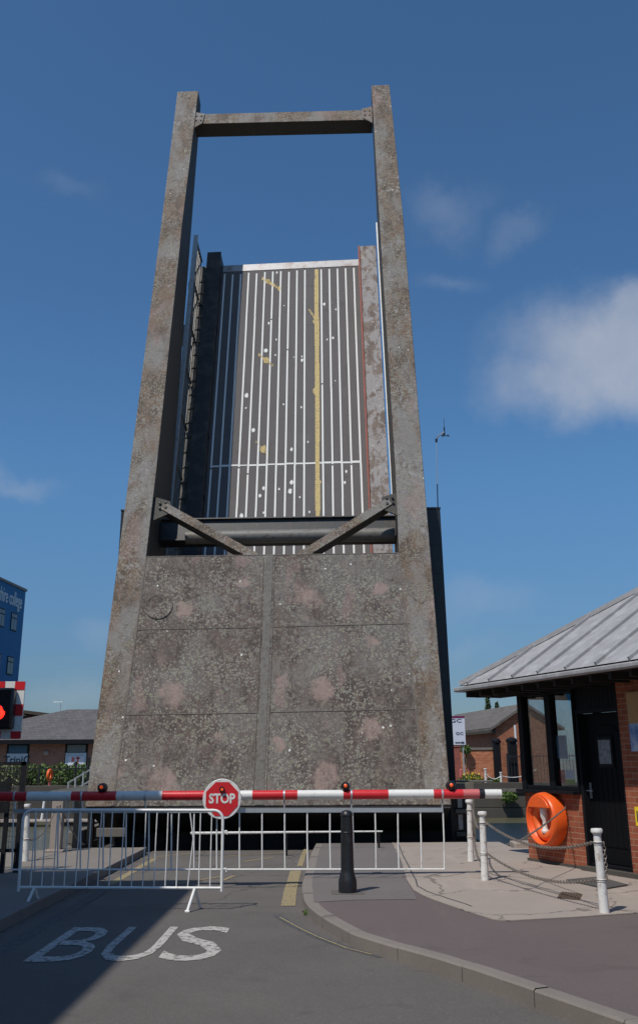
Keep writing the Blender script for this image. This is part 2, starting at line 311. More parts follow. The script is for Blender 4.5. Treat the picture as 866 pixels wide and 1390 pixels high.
# ------------------------------------------------------------ mesh helpers
WLOC = {}
class MB:
    def __init__(s): s.v = []; s.f = []; s.m = []; s.cm = 0; s.mats = []
    def mat(s, m):
        if m not in s.mats: s.mats.append(m)
        s.cm = s.mats.index(m); return s
    def add(s, vs, fs):
        o = len(s.v); s.v += [V(p) for p in vs]
        for f in fs: s.f.append([i+o for i in f]); s.m.append(s.cm)
        return s
    def box(s, lo, hi, B=None, O=None):
        vs = [(x, y, z) for x in (lo[0], hi[0]) for y in (lo[1], hi[1]) for z in (lo[2], hi[2])]
        if B: vs = [O + B[0]*a + B[1]*b + B[2]*c for a, b, c in vs]
        fs = [(0, 1, 3, 2), (4, 6, 7, 5), (0, 4, 5, 1), (2, 3, 7, 6), (0, 2, 6, 4), (1, 5, 7, 3)]
        return s.add(vs, fs)
    def prism(s, poly, p0, p1):
        """poly: list of 2D; p0, p1: functions to 3D for both ends"""
        n = len(poly); vs = [p0(*q) for q in poly] + [p1(*q) for q in poly]
        fs = [list(range(n))[::-1], list(range(n, 2*n))] + [(i, (i+1) % n, n+(i+1) % n, n+i) for i in range(n)]
        return s.add(vs, fs)
    def tube(s, pts, r, seg=8, closed=False, cap=True):
        pts = [V(p) for p in pts]; n = len(pts); rs = r if isinstance(r, (list, tuple)) else [r]*n
        vs = []; ref = None
        for i, p in enumerate(pts):
            a = pts[(i-1) % n] if (closed or i > 0) else p; b = pts[(i+1) % n] if (closed or i < n-1) else p
            d = (b-a).normalized()
            if ref is None:
                ref = V((0, 0, 1)) if abs(d.z) < .9 else V((1, 0, 0))
            x = d.cross(ref).normalized(); y = x.cross(d).normalized(); ref = y
            for k in range(seg):
                t = 2*pi*k/seg; vs.append(p + (x*cos(t)+y*sin(t))*rs[i])
        fs = []
        for i in range(n if closed else n-1):
            j = (i+1) % n
            for k in range(seg): fs.append((i*seg+k, i*seg+(k+1) % seg, j*seg+(k+1) % seg, j*seg+k))
        if cap and not closed: fs += [list(range(seg))[::-1], list(range((n-1)*seg, n*seg))]
        return s.add(vs, fs)
    def bar(s, a, b, wdt, hgt, up=V((0, 0, 1))):
        a = V(a); b = V(b); d = (b-a); L = d.length; d.normalize(); x = d.cross(up).normalized(); y = x.cross(d)
        return s.box((-wdt/2, 0, -hgt/2), (wdt/2, L, hgt/2), (x, d, y), a)
    def lathe(s, prof, base, axis=V((0, 0, 1)), seg=20):
        axis = V(axis).normalized(); ref = V((1, 0, 0)) if abs(axis.x) < .9 else V((0, 1, 0))
        x = axis.cross(ref).normalized(); y = axis.cross(x); vs = []; base = V(base)
        for r, h in prof:
            for k in range(seg): t = 2*pi*k/seg; vs.append(base+axis*h+(x*cos(t)+y*sin(t))*r)
        fs = []; n = len(prof)
        for i in range(n-1):
            for k in range(seg): fs.append((i*seg+k, i*seg+(k+1) % seg, (i+1)*seg+(k+1) % seg, (i+1)*seg+k))
        fs += [list(range(seg))[::-1], list(range((n-1)*seg, n*seg))]
        return s.add(vs, fs)
    def sheet(s, pts): return s.add(pts, [list(range(len(pts)))])
    def build(s, name, mat=None, parent=None, origin=None, bevel=0, smooth=True):
        me = bpy.data.meshes.new(name)
        off = WLOC.get(parent.name_full, V((0, 0, 0))) if parent else V(origin or (0, 0, 0))
        me.from_pydata([tuple(p-off) for p in s.v], [], s.f)
        if s.mats:
            for m in s.mats: me.materials.append(m)
            me.polygons.foreach_set('material_index', s.m)
        else: me.materials.append(mat)
        me.validate(); me.update()
        import bmesh
        bm = bmesh.new(); bm.from_mesh(me); bmesh.ops.recalc_face_normals(bm, faces=bm.faces); bm.to_mesh(me); bm.free()
        if smooth:
            me.polygons.foreach_set('use_smooth', [True]*len(me.polygons)); me.set_sharp_from_angle(angle=radians(32))
        o = bpy.data.objects.new(name, me); COL.objects.link(o)
        if parent: o.parent = parent; WLOC[o.name_full] = off
        else: o.location = off; WLOC[o.name_full] = off
        if bevel:
            b = o.modifiers.new('edge_bevel', 'BEVEL'); b.width = bevel; b.segments = 2; b.limit_method = 'ANGLE'; b.harden_normals = False
        return o
def each(mb, name, mat, parent, **k):
    """one object per separate piece of the builder"""
    par = list(range(len(mb.v)))
    def find(i):
        while par[i] != i: par[i] = par[par[i]]; i = par[i]
        return i
    for f in mb.f:
        for i in f[1:]: par[find(i)] = find(f[0])
    groups = {}
    for f, m in zip(mb.f, mb.m): groups.setdefault(find(f[0]), []).append((f, m))
    for fs in groups.values():
        b = MB(); b.mats = list(mb.mats); idx = sorted({i for f, _ in fs for i in f}); mp = {i: j for j, i in enumerate(idx)}
        b.v = [mb.v[i] for i in idx]; b.f = [[mp[i] for i in f] for f, _ in fs]; b.m = [m for _, m in fs]
        b.build(name, mat, parent, **k)
def tag(o, label=None, cat=None, group=None, kind=None):
    if label: o['label'] = label
    if cat: o['category'] = cat
    if group: o['group'] = group
    if kind: o['kind'] = kind
    return o
def thing(name, loc, label, cat, group=None):
    e = bpy.data.objects.new(name, None); COL.objects.link(e); e.location = loc; e.empty_display_size = .2
    WLOC[e.name_full] = V(loc); return tag(e, label, cat, group)
def struct(o): o['kind'] = 'structure'; return o
def copy_tree(o, parent=None):
    c = o.copy(); COL.objects.link(c); c.parent = parent
    for ch in list(o.children): copy_tree(ch, c)
    return c
FNT = None
def text_mb(mb, txt, size, O, ux, uy, uz, depth=.004, sx=1.0, sy=1.0, align='CENTER', spacing=1.0, bold=0.0):
    cu = bpy.data.curves.new('t', 'FONT'); cu.body = txt; cu.size = size; cu.align_x = align; cu.align_y = 'CENTER'; cu.extrude = depth; cu.space_character = spacing; cu.offset = bold
    cu.resolution_u = 3
    o = bpy.data.objects.new('t', cu); COL.objects.link(o); bpy.context.view_layer.update()
    me = bpy.data.meshes.new_from_object(o.evaluated_get(bpy.context.evaluated_depsgraph_get()))
    vs = [O + ux*(p.co.x*sx) + uy*(p.co.y*sy) + uz*p.co.z for p in me.vertices]
    mb.add(vs, [list(p.vertices) for p in me.polygons])
    bpy.data.objects.remove(o); bpy.data.curves.remove(cu); bpy.data.meshes.remove(me)

# ------------------------------------------------------------ ground, water
BANK = 18.55; FAR = 41.0; WZ = -.62; PZ = .12; FZ = .42
def ground_sheet(name, pts, z, mat, nx=1): return struct(MB().sheet([(x, y, z) for x, y in pts]).build(name, mat, smooth=False))
gd = MB().mat(MT['gravel'])
gd.box((-900, -700, -2.5), (900, BANK-.35, -.006)); gd.box((-900, FAR+.4, -2.5), (900, 1600, FZ))
struct(gd.build('ground', smooth=False))
struct(MB().sheet([(-600, BANK-1, WZ), (600, BANK-1, WZ), (600, FAR+1, WZ), (-600, FAR+1, WZ)]).build('water', MT['water']))
ground_sheet('road', [(-3.3, -30), (12, -30), (12, 11.2), (3.3, 11.2), (3.3, 19.55), (-3.3, 19.55)], 0.0, MT['road'])
road = bpy.data.objects['road']
q = MB().mat(MT['darkstone']); q.box((-200, BANK-.35, -2.4), (-5.7, BANK, PZ-.14)); q.box((3.5, BANK-.35, -2.4), (200, BANK, PZ-.14)); q.box((-5.7, 19.3, -2.4), (3.5, 19.6, -.02)); q.box((-5.7, BANK-.35, -2.4), (-4.3, 25, -.03)); q.box((2.75, BANK-.35, -2.4), (3.5, 25, -.03))
q.mat(MT['concrete']); q.box((3.5, BANK-.45, PZ-.14), (200, BANK+.06, PZ+.10))
struct(q.build('quay_wall', bevel=.02))
# far quay with courses and coping
q = MB().mat(MT['darkstone'])
for i in range(4): q.box((-300, FAR-.02*(i % 2), WZ-.6+i*.5), (300, FAR+.4, WZ-.1+i*.5 - .015))
q.mat(MT['stone']); q.box((-300, FAR-.08, FZ-.05), (300, FAR+.6, FZ+.10))
struct(q.build('far_quay_wall', bevel=.015))

# right pavement outline from the kerb curve
kc = [(423, 1156), (420, 1166), (413, 1187), (410, 1200), (410.5, 1210), (413, 1220), (419, 1230), (430, 1239), (446, 1249), (479, 1267), (524, 1281), (590, 1299)]
kpt = [at(x, y, z=PZ) for x, y in kc]
kpt[0:0] = [V((at(428, 1145, z=PZ).x+.01, 19.5, PZ))]
kpt += [at(x, y, z=PZ) for x, y in ((650, 1318), (750, 1352), (866, 1392))] + [V((6, 4.6, PZ)), V((12, 2.5, PZ))]
def offset(pts, d):
    out = []
    for i, p in enumerate(pts):
        a = pts[max(i-1, 0)]; b = pts[min(i+1, len(pts)-1)]; t = (b-a); t.z = 0; t.normalize(); out.append(p+V((-t.y, t.x, 0))*d)
    return out
inner = offset(kpt, .13)
kb = MB()
prof = [(0, -.13), (0, -.015), (.015, 0), (.13, 0), (.13, -.1)]
def resample(pts, d):
    out = [pts[0].copy()]; acc = 0.0
    for a, b in zip(pts[:-1], pts[1:]):
        L = (b-a).length; t = d-acc
        while t < L: out.append(a.lerp(b, t/L)); t += d
        acc = L-(t-d)
    return out
kr = resample(kpt, .1); offs = {du: offset(kr, du) for du, _ in prof}
i = 0
while i+9 < len(kr):
    hh = random.uniform(-.004, .004)
    def kp(du, dz, j):
        p = offs[du][j]; q0 = offs[du][j+1 if j < i+4 else j-1]; e_ = p.lerp(q0, .03) if j in (i, i+9) else p
        return e_+V((0, 0, dz+.004+hh))
    for r0, r1 in zip(prof[:-1], prof[1:]):
        for j in range(i, i+9): kb.add([kp(*r0, j), kp(*r0, j+1), kp(*r1, j+1), kp(*r1, j)], [(0, 1, 2, 3)])
    i += 9
struct(kb.build('kerb', MT['kerb']))
# joints between kerb stones
pl = MB().box((-.001, -.001, -.2), (.001, .001, -.19))
outl = inner + [V((12, 18.2, PZ)), V((3.45, 18.2, PZ)), V((3.45, 19.5, PZ))]
def slab(name, pts, z, mat, depth=.14):
    n = len(pts); vs = [V((p.x, p.y, z)) for p in pts]+[V((p.x, p.y, z-depth)) for p in pts]
    return struct(MB().add(vs, [list(range(n))]+[(i, (i+1) % n, n+(i+1) % n, n+i) for i in range(n)]).build(name, mat, smooth=False))
slab('pavement', outl, PZ, MT['pave_red'])
g1 = [inner[i] for i in range(0, 6)]
gz = [at(x, y, z=PZ) for x, y in ((426, 1225), (480, 1222), (566, 1221), (552, 1197), (545, 1170), (533, 1146))]
struct(MB().sheet([V((p.x, p.y, PZ+.004)) for p in g1 + gz + [V((gz[-1].x, 19.48, 0))]]).build('footway_patch', MT['pave_grey'], smooth=False))
cz = [at(x, y, z=PZ) for x, y in ((533, 1146), (545, 1170), (552, 1195), (561, 1209), (575, 1217), (590, 1223), (630, 1237), (668, 1249), (689, 1251), (780, 1246), (866, 1240))]
slab('concrete_apron', cz + [V((12, 10.4, 0)), V((12, 18.15, 0)), V((3.46, 18.15, 0)), V((3.46, 19.45, 0)), V((cz[0].x, 19.45, 0))], PZ+.012, MT['concrete'], .01)
# strip edging and joints in the apron
jm = MB()
def groove(mb, pts, wd, z, zt=.003):
    for a, b in zip(pts[:-1], pts[1:]):
        d = (b-a).normalized(); nrm = V((-d.y, d.x, 0))*wd/2
        mb.sheet([V((a.x, a.y, z))-nrm, V((b.x, b.y, z))-nrm, V((b.x, b.y, z))+nrm, V((a.x, a.y, z))+nrm])
def wig(pts, n=6, amp=.012):
    out = []
    for a, b in zip(pts[:-1], pts[1:]):
        for k in range(n): out.append(a.lerp(b, k/n)+V((random.uniform(-amp, amp), random.uniform(-amp, amp), 0)))
    return out+[pts[-1]]
groove(jm, wig([at(x, y, z=PZ) for x, y in ((540, 1146), (556, 1180), (568, 1205), (580, 1212), (640, 1232))]), .02, PZ+.0155)
groove(jm, wig([at(x, y, z=PZ) for x, y in ((655, 1185), (700, 1196), (760, 1214), (812, 1232))]), .012, PZ+.0155)
groove(jm, wig([at(x, y, z=PZ) for x, y in ((672, 1189), (735, 1196), (790, 1216))]), .01, PZ+.0155)
o = jm.build('apron_joints', MT['ghost_line'], smooth=False); struct(o)
# left pavement and kerb
slab('pavement', [V(p) for p in ((-9.5, -30, 0), (-3.43, -30, 0), (-3.43, 18.9, 0), (-4.3, 18.9, 0), (-5.72, 18.2, 0), (-9.5, 18.2, 0))], PZ, MT['pave_left'])
kb = MB()
y = -30.0
while y < 18.9:
    y2 = min(y+.915, 18.9); kb.box((-3.43, y, -.02), (-3.3, y2-.008, PZ+.004)); y = y2
struct(kb.build('kerb', MT['kerb'], bevel=.012))
# asphalt reinstatement patch and road paint
pt = [at(x, y, z=0) for x, y in ((130, 1229), (415, 1240), (470, 1268), (560, 1299))]
struct(MB().sheet([(-3.25, -5, .004), (1.75, -5, .004), (1.75, 8.4, .004), V((pt[3].x, pt[3].y, .004)), V((pt[2].x, pt[2].y, .004)), V((pt[1].x, pt[1].y, .004)), V((pt[0].x-.1, pt[0].y, .004)), (-3.25, 11.9, .004)][::1]).build('road_patch', MT['patch'], smooth=False))
mk = MB().mat(MT['road_white'])
for ch, x0, x1 in (('B', -2.60, -2.10), ('U', -2.02, -1.50), ('S', -1.45, -.92)):
    tm = MB(); text_mb(tm, ch, 1.0, V((0, 0, 0)), V((1, 0, 0)), V((0, 1, 0)), V((0, 0, 1)), 0.0, bold=.0)
    xs = [p.x for p in tm.v]; ys = [p.y for p in tm.v]; a, b, c, d = min(xs), max(xs), min(ys), max(ys)
    mk.add([V((x0+(p.x-a)/(b-a)*(x1-x0), 8.93+(p.y-c)/(d-c)*1.76, .0085)) for p in tm.v], tm.f)
mk.mat(MT['faded_yellow'])
def ribbon(px, wd, z=.0045):
    pts = [at(x, y, z=0) for x, y in px]; groove(mk, pts, wd, z)
ribbon([(402, 1180), (398, 1195), (394, 1210), (391, 1230)], .17)
ribbon([(418, 1148), (412, 1160), (407, 1176)], .09)
groove(mk, [V((-3.0, y, 0)) for y in (14.3, 16, 18)], .12, .0045)
for a, b in (((300, 1163), (398, 1157)), ((190, 1166), (262, 1158)), ((300, 1190), (240, 1200)), ((330, 1170), (372, 1164)), ((300, 1196), (318, 1189))): ribbon([a, b], .07)
mk.mat(MT['ghost_line'])
ribbon([(376, 1243), (400, 1258), (430, 1272), (470, 1287), (520, 1300)], .10, .0065)
groove(mk, [V((-2.95, y, 0)) for y in (2, 9, 14)], .16, .0062)
mk.mat(MT['faded_yellow'])
ribbon([(380, 1246), (405, 1260), (432, 1273), (470, 1288), (505, 1297)], .022, .0095)
rm = mk.build('road_marking', smooth=False); struct(rm)

# ------------------------------------------------------------ bascule bridge
class Pl:
    def __init__(s, o, yaw, lean, inpl=0.0):
        s.o = V(o); yw = radians(yaw); l = radians(lean)
        u = V((cos(yw), -sin(yw), 0)); fw = V((sin(yw), cos(yw), 0)); v = fw*sin(l)+V((0, 0, cos(l))); s.n = u.cross(v) 
        s.v = (v + u*inpl).normalized(); s.u = u
        if s.n.y > 0: s.n = -s.n
    def pt(s, u, v, n=0): return s.o+s.u*u+s.v*v+s.n*n
    def uv(s, x, y, n=0):
        r = ray(x, y); c = V((0, 0, EYE)); o = s.o+s.n*n; t = (o-c).dot(s.n)/r.dot(s.n); q = c+r*t-o
        v = q.dot(s.v-s.u*s.u.dot(s.v))/(1-s.u.dot(s.v)**2); return q.dot(s.u)-v*s.u.dot(s.v), v
    def basis(s): return (s.u, s.v, s.n)
F = Pl(at(366, 1094, Y=19.3), 2.1, 16.7, -.002)
MT['rust'] = rusty('weathered_steel', (.085, .062, .052), (.150, .134, .121), (.21, .20, .145), .35, patches=[(F.pt(*F.uv(x, y)), r) for x, y, r in ((233, 940, .30), (437, 935, .27), (505, 990, .27), (440, 1056, .34), (222, 1062, .34), (422, 812, .24), (515, 800, .20), (250, 828, .20), (150, 1045, .3), (385, 925, .16), (300, 1000, .12), (505, 870, .16), (380, 1010, .15), (330, 790, .14))])
D = Pl(V((-.80, 22.2, 0)), 4.5, 16.7, -.022)
BR = thing('bascule_bridge', (-.9, 21.5, 0), 'raised bascule bridge with lichen covered steel counterweight and striped deck standing upright', 'bridge')
FB = F.basis()
def fbox(mb, u0, u1, v0, v1, n0, n1): mb.box((u0, v0, n0), (u1, v1, n1), FB, F.o)
# arms
def arm(outer, inner_, name='balance_arm'):
    st = [(0, 1.9), (5.617, 1.9), (8, 1.9), (17, 1.3), (23.4, .55)]
    mb = MB()
    def lerp(tab, v):
        for (a, x), (b, y) in zip(tab[:-1], tab[1:]):
            if v <= b: return x+(y-x)*(v-a)/(b-a)
        return tab[-1][1]
    ring = []
    for v, t in st:
        uo, ui = lerp(outer, v), lerp(inner_, v)
        ring.append([F.pt(uo, v, 0), F.pt(ui, v, 0), F.pt(ui, v, -t), F.pt(uo, v, -t)])
    vs = [p for r in ring for p in r]; n = len(ring); fs = []; 
    mb.mat(MT['rust_arm']).mat(MT['shade_steel']); 
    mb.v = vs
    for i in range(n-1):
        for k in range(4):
            mb.f.append([i*4+k, i*4+(k+1) % 4, (i+1)*4+(k+1) % 4, (i+1)*4+k]); mb.m.append(0 if (k in (0, 3) or i == 0) else 1)  # inner and rear faces get the steel with shade in its colour
    mb.f.append([3, 2, 1, 0]); mb.m.append(0); mb.f.append([(n-1)*4+k for k in range(4)]); mb.m.append(0)
    return mb.build(name, None, BR, bevel=.015)
LO = [(0, -3.64), (7, -3.68), (17, -3.77), (23.4, -3.85)]; RO = [(0, 3.53), (6.6, 3.43), (11, 3.45), (17, 3.51), (23.4, 3.24)]
RO = [(0, 3.54), (7, 3.47), (17, 3.40), (23.4, 3.25)]
def iu(x, y, n=0): u, v = F.uv(x, y, n); return (v, u)
LI = [(0, -3.10), (5.617, -3.02), iu(203, 740), iu(224, 520), iu(247, 310), (23.4, F.uv(269.5, 124)[0])]
RI = [(0, 3.05), (5.617, 2.77), iu(541, 740), iu(531, 520), iu(515.5, 310), (23.4, F.uv(504, 116)[0])]
arm(LO, LI); arm(RO, RI)
# counterweight box and its plating
cwb = MB(); cwb.prism([(-3.098, 0), (3.048, 0), (2.768, 5.617), (-3.018, 5.617)], lambda u, v: F.pt(u, v, -1.89), lambda u, v: F.pt(u, v, -.004))
CW = cwb.build('counterweight', MT['rust'], BR, bevel=.02)
wp = MB()
def strip(mb, a, b, wd, n0=.002, n1=.012):
    a = V((*a, 0)); b = V((*b, 0)); d = (b-a).normalized(); nr = V((-d.y, d.x, 0))*wd/2
    c = [(a-nr), (b-nr), (b+nr), (a+nr)]
    mb.prism([(p.x, p.y) for p in c], lambda u, v: F.pt(u, v, n0), lambda u, v: F.pt(u, v, n1))
strip(wp, (-.20, .02), (-.18, 5.60), .17, .001, .005)
pb = wp.build('centre_cover_strip', MT['weld'], CW, bevel=.003)
wp = MB()
for v in (1.86, 3.78):
    strip(wp, (-3.05, v), (-.33, v+.02), .016, .001, .006); strip(wp, (-.07, v+.03), (2.93, v+.07), .016, .001, .006)
strip(wp, (-3.099, .02), (-3.019, 5.6), .035, .001, .004); strip(wp, (3.049, .02), (2.769, 5.6), .035, .001, .004)
strip(wp, (-3.0, 5.60), (2.75, 5.60), .018, -.003, .004)
for u in (-.33, -.07): strip(wp, (u, .05), (u+.02, 5.55), .014, .001, .011)
wp.build('weld_seam', MT['seam'], CW)
wp = MB(); du, dv = F.uv(216, 823)
wp.lathe([(.31, .0), (.31, .016), (.285, .022), (.27, .014), (.05, .014), (.001, .014)], F.pt(du, dv, .001), F.n, 40)
wp.build('access_disc', MT['rust'], CW)
wp = MB(); fbox(wp, -3.62, 3.52, -.05, -.003, -1.85, -.03); wp.build('bottom_plate', MT['dark_steel'], CW)
# top crossbeam with gussets
cb = MB(); cb.prism([(-3.22, 21.77), (2.64, 21.70), (2.64, 22.16), (-3.22, 22.22)], lambda u, v: F.pt(u, v, -.62), lambda u, v: F.pt(u, v, -.10))
cb.mat(MT['shade_steel']); cb.m = [0]*len(cb.m)  # beam body darkened by colour so its underside reads as shade
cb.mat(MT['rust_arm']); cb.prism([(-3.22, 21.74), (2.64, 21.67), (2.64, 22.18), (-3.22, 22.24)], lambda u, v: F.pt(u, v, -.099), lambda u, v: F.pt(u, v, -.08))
cbo = cb.build('crossbeam', None, BR, bevel=.004)
gp = MB()
for sgn, u in ((1, -3.19), (-1, 2.63)):
    gp.prism([(u, 22.3), (u+sgn*.34, 22.2), (u+sgn*.30, 21.72), (u, 21.45)], lambda a, b: F.pt(a, b, -.075), lambda a, b: F.pt(a, b, -.04))
    for du in (.08, .24):
        for dv in (21.85, 22.08): gp.lathe([(.028, 0), (.028, .02), (.015, .03)], F.pt(u+sgn*du, dv, -.04), F.n, 6)
each(gp, 'gusset_plate', MT['rust_arm'], cbo)
# diagonal braces : channel members bolted to the arms
def brace(a, b, sg):
    g = MB(); a3 = F.pt(*a, -.10); b3 = F.pt(*b, -.10); d = (b3-a3).normalized(); y = F.n.cross(d); y = y if y.z > 0 else -y
    L = (b3-a3).length
    g.mat(MT['rust_arm']); g.box((0, -.10, -.0), (L, .10, .02), (d, y, F.n), a3); g.mat(MT['shade_steel']); g.box((0, .08, -.20), (L, .10, -.001), (d, y, F.n), a3); g.box((0, -.10, -.30), (L, -.08, -.001), (d, y, F.n), a3)  # flanges take the darker steel, shade put into the colour
    br = g.build('brace', None, BR)
    h = MB()
    h.prism([(a[0]-sg*.22, a[1]+.26), (a[0]+sg*.18, a[1]+.12), (a[0]+sg*.20, a[1]-.2), (a[0]-sg*.22, a[1]-.42)], lambda u, v: F.pt(u, v, -.15), lambda u, v: F.pt(u, v, -.105))
    h.build('end_plate', MT['shade_steel'], br)
    h = MB()
    for p, q in ((-.07, .06), (.07, .08), (-.06, -.08), (.08, -.06)): h.lathe([(.032, 0), (.032, .018), (.02, .026)], F.pt(a[0]+p, a[1]+q, -.079), F.n, 6)
    each(h, 'bolt', MT['black_steel'], br)
brace((-2.80, 7.04), (-.50, 5.60), 1); brace((2.62, 7.06), (.50, 5.60), -1)
# pivot beam and shaft between the arms
g = MB(); u0, v0 = F.uv(380, 741, -1.32); u1, v1 = F.uv(380, 705, -1.0)
g.box((-3.0, v0+.03, -1.28), (2.8, v1, -1.0), FB, F.o); g.box((-3.0, v1, -1.32), (2.8, v1+.03, -.92), FB, F.o); g.box((-3.0, v0, -1.32), (2.8, v0+.03, -.96), FB, F.o)
pbm = g.build('pivot_beam', MT['dark_steel'], BR)
ul, vl = F.uv(253, 730, -.85); ur, _ = F.uv(536, 730, -.85)
g = MB(); g.tube([F.pt(ul, vl-.0, -.84), F.pt(ur, vl-.0, -.84)], .165, 20); g.build('pivot_shaft', MT['shaft'], BR)
# towers
def leg(x0, x1, flare, name='tower_leg'):
    g = MB(); 
    g.prism([(x0-(flare if flare < 0 else 0)*-1, -1.5), (x1+(flare if flare > 0 else 0), -1.5), (x1, 7.5), (x0, 7.5)], lambda x, z: V((x, 21.85, z)), lambda x, z: V((x, 22.95, z)))
    g.box((x0-.012, 21.84, 7.5), (x1+.012, 22.96, 7.55)); g.box((x0-.008, 21.842, 5.9), (x1+.008, 22.958, 5.93)); g.box((x0-.008, 21.842, 6.6), (x1+.008, 22.958, 6.64))
    return g.build(name, MT['black_steel'], BR, bevel=.008)
leg(2.60, 2.93, .10); leg(-4.80, -4.48, -.05)
g = MB(); g.box((-4.55, 21.5, -1.4), (2.60, 21.6, 1.05))
for x in range(14): g.box((-4.5+x*.52, 21.44, -1.4), (-4.44+x*.52, 21.498, 1.0))
g.build('dark_gap_backing', MT['black_steel'], BR)  # added black sheet, keeps bright water out of the dark gap under the counterweight
# steel guard beside the right tower foot
g = MB().mat(MT['stone']); g.box((3.02, 20.2, .0), (3.14, 20.35, 1.22)); g.box((2.72, 20.2, 1.08), (3.019, 20.35, 1.20)); g.box((2.74, 20.2, .62), (3.019, 20.33, .70)); g.box((2.74, 20.2, .18), (3.019, 20.33, .26))
g.mat(MT['shaft']); g.box((2.70, 20.5, 1.22), (3.6, 20.9, 1.25)); g.mat(MT['black_steel']); g.box((2.66, 20.36, -.1), (3.019, 20.42, 1.19)); g.mat(MT['galv']); g.box((2.80, 20.30, .72), (2.90, 20.355, 1.02)); g.box((2.80, 20.30, .3), (2.90, 20.355, .6))
g.build('foot_guard', None, BR, bevel=.008)

# deck leaf
def dpt(u, v, n=0): return D.pt(u, v, n)
DL = 18.25
LU = (D.uv(297, 352, .38)[0]+D.uv(277, 700, .38)[0])/2; RU = (D.uv(489, 348, .42)[0]+D.uv(502, 690, .42)[0])/2-.03         # deck between the kerb girders
def dx(mb, u0, u1, v0, v1, n0, n1): mb.box((u0, v0, n0), (u1, v1, n1), D.basis(), D.o)
g = MB(); dx(g, LU-.5, RU+.5, -.9, DL, -.35, 0); DK = g.build('deck', MT['deck'], BR)
g = MB(); dx(g, LU+.02, RU-.0, DL-.27, DL+.02, .0, .014); g.build('end_strip', MT['end_strip'], DK)
g = MB(); lines = []; DU0 = D.uv(306.6, 358)[0]; DUS = (D.uv(479.5, 352)[0]-DU0)/16
u0t = -2.66-.0205*18.4; 
for i in range(17):
    u = DU0 + DUS*i
    if abs(u-D.uv(430, 420)[0]) < .12:
        dx(g, u-DUS, u+DUS, VC+.03, VC+.08, .0013, .0055); continue
    VC = D.uv(390, 632)[1]; segs = [(-.5, VC), (VC, DL-.36)]
    for a, b in segs:
        k = a
        while k < b-.01:
            k2 = min(k+random.uniform(2.5, 6), b); du = random.uniform(-.004, .004)
            dx(g, u-.025+du, u+.025+du, k, k2-(0 if random.random() < .75 else .05), .001, .006); k = k2
    if i > 0: dx(g, u-DUS+.0, u-.03, VC+.03+random.uniform(-.015, .015), VC+.08+random.uniform(-.01, .015), .0012, .005)
def splat(mb, u, v, ru, rv, seg=14, rag=.25):
    c = [(u+cos(2*pi*k/seg)*ru*(1+random.uniform(-rag, rag)), v+sin(2*pi*k/seg)*rv*(1+random.uniform(-rag, rag))) for k in range(seg)]
    mb.prism(c, lambda a, b: dpt(a, b, .0012), lambda a, b: dpt(a, b, .007))
def dz(x, y): return D.uv(x, y)
for x, y, r in ((376, 370, 4), (365, 439, 4), (361, 476, 7), (374, 482, 3), (375, 461, 3), (335, 537, 7), (334, 554, 3), (344, 584, 6), (357, 454, 2.5), (410, 484, 3), (410, 489, 5), (399, 485, 2), (396, 610, 5), (396, 655, 6), (394, 667, 7), (358, 663, 5), (353, 673, 5), (328, 701, 7), (379, 664, 3), (358, 696, 3), (420, 695, 3), (440, 413, 5), (452, 459, 4), (444, 461, 3), (385, 549, 3), (409, 553, 3), (386, 415, 2), (456, 420, 3), (418, 600, 3), (470, 640, 4), (468, 655, 4), (407, 675, 3), (455, 517, 2)):
    a, b = dz(x, y); k = .012*r*.5; splat(g, a, b, k*1.3, k*2.2)
g.build('white_paint', MT['white_line'], DK)
g = MB(); u = D.uv(430, 420)[0]
k = -.5
while k < DL-.35:
    k2 = min(k+random.uniform(.5, 1.4), DL-.35); dx(g, u-.065+random.uniform(-.01, .01), u+.065+random.uniform(-.01, .01), k, k2, .0014, .0075); k = k2
for x, y, r in ((364, 382, 6), (362, 489, 7), (358, 610, 7), (428, 437, 6), (429, 531, 8), (432, 655, 6), (290, 498, 3)):
    a, b = dz(x, y); splat(g, a, b, .0125*r, .0125*r*1.5)
for x0, y0, x1, y1, r in ((357, 378, 379, 392, .05), (352, 482, 370, 496, .03), (420, 421, 430, 436, .03), (348, 600, 364, 618, .02)):
    a, b = dz(x0, y0); c, d = dz(x1, y1)
    for k in range(7):
        t = k/6; splat(g, a+(c-a)*t, b+(d-b)*t, r*random.uniform(.6, 1.1), r*random.uniform(1.2, 2.2))
each(g, 'yellow_paint', MT['yellow_line'], DK)
# kerb girders
g = MB(); dx(g, LU-.42, LU-.02, -.6, DL+.28, -.2, .36); dx(g, LU-.46, LU-.0, -.6, DL+.28, .362, .40)
for k in range(9): dx(g, LU-.019, LU+.005, .6+k*2.1, .66+k*2.1, .02, .35)
g.build('kerb_girder', MT['side_girder'], BR, bevel=.01)
g = MB().mat(MT['flaky']); dx(g, RU+.04, RU+.56, -.6, DL+.22, -.2, .40); g.mat(MT['redlead']); dx(g, RU-.02, RU+.037, -.6, DL+.2, .0, .44)
g.build('kerb_girder', None, BR, bevel=.01)
UF = (D.uv(268, 330, .05)[0]+D.uv(236, 680, .05)[0])/2
g = MB(); dx(g, UF-.15, LU-.47, 2, DL+.05, -.12, -.02)
for k in range(30): dx(g, UF-.12, LU-.48, 2.2+k*.53, 2.25+k*.53, -.019, .01)
g.build('footway', MT['footway_plate'], BR)
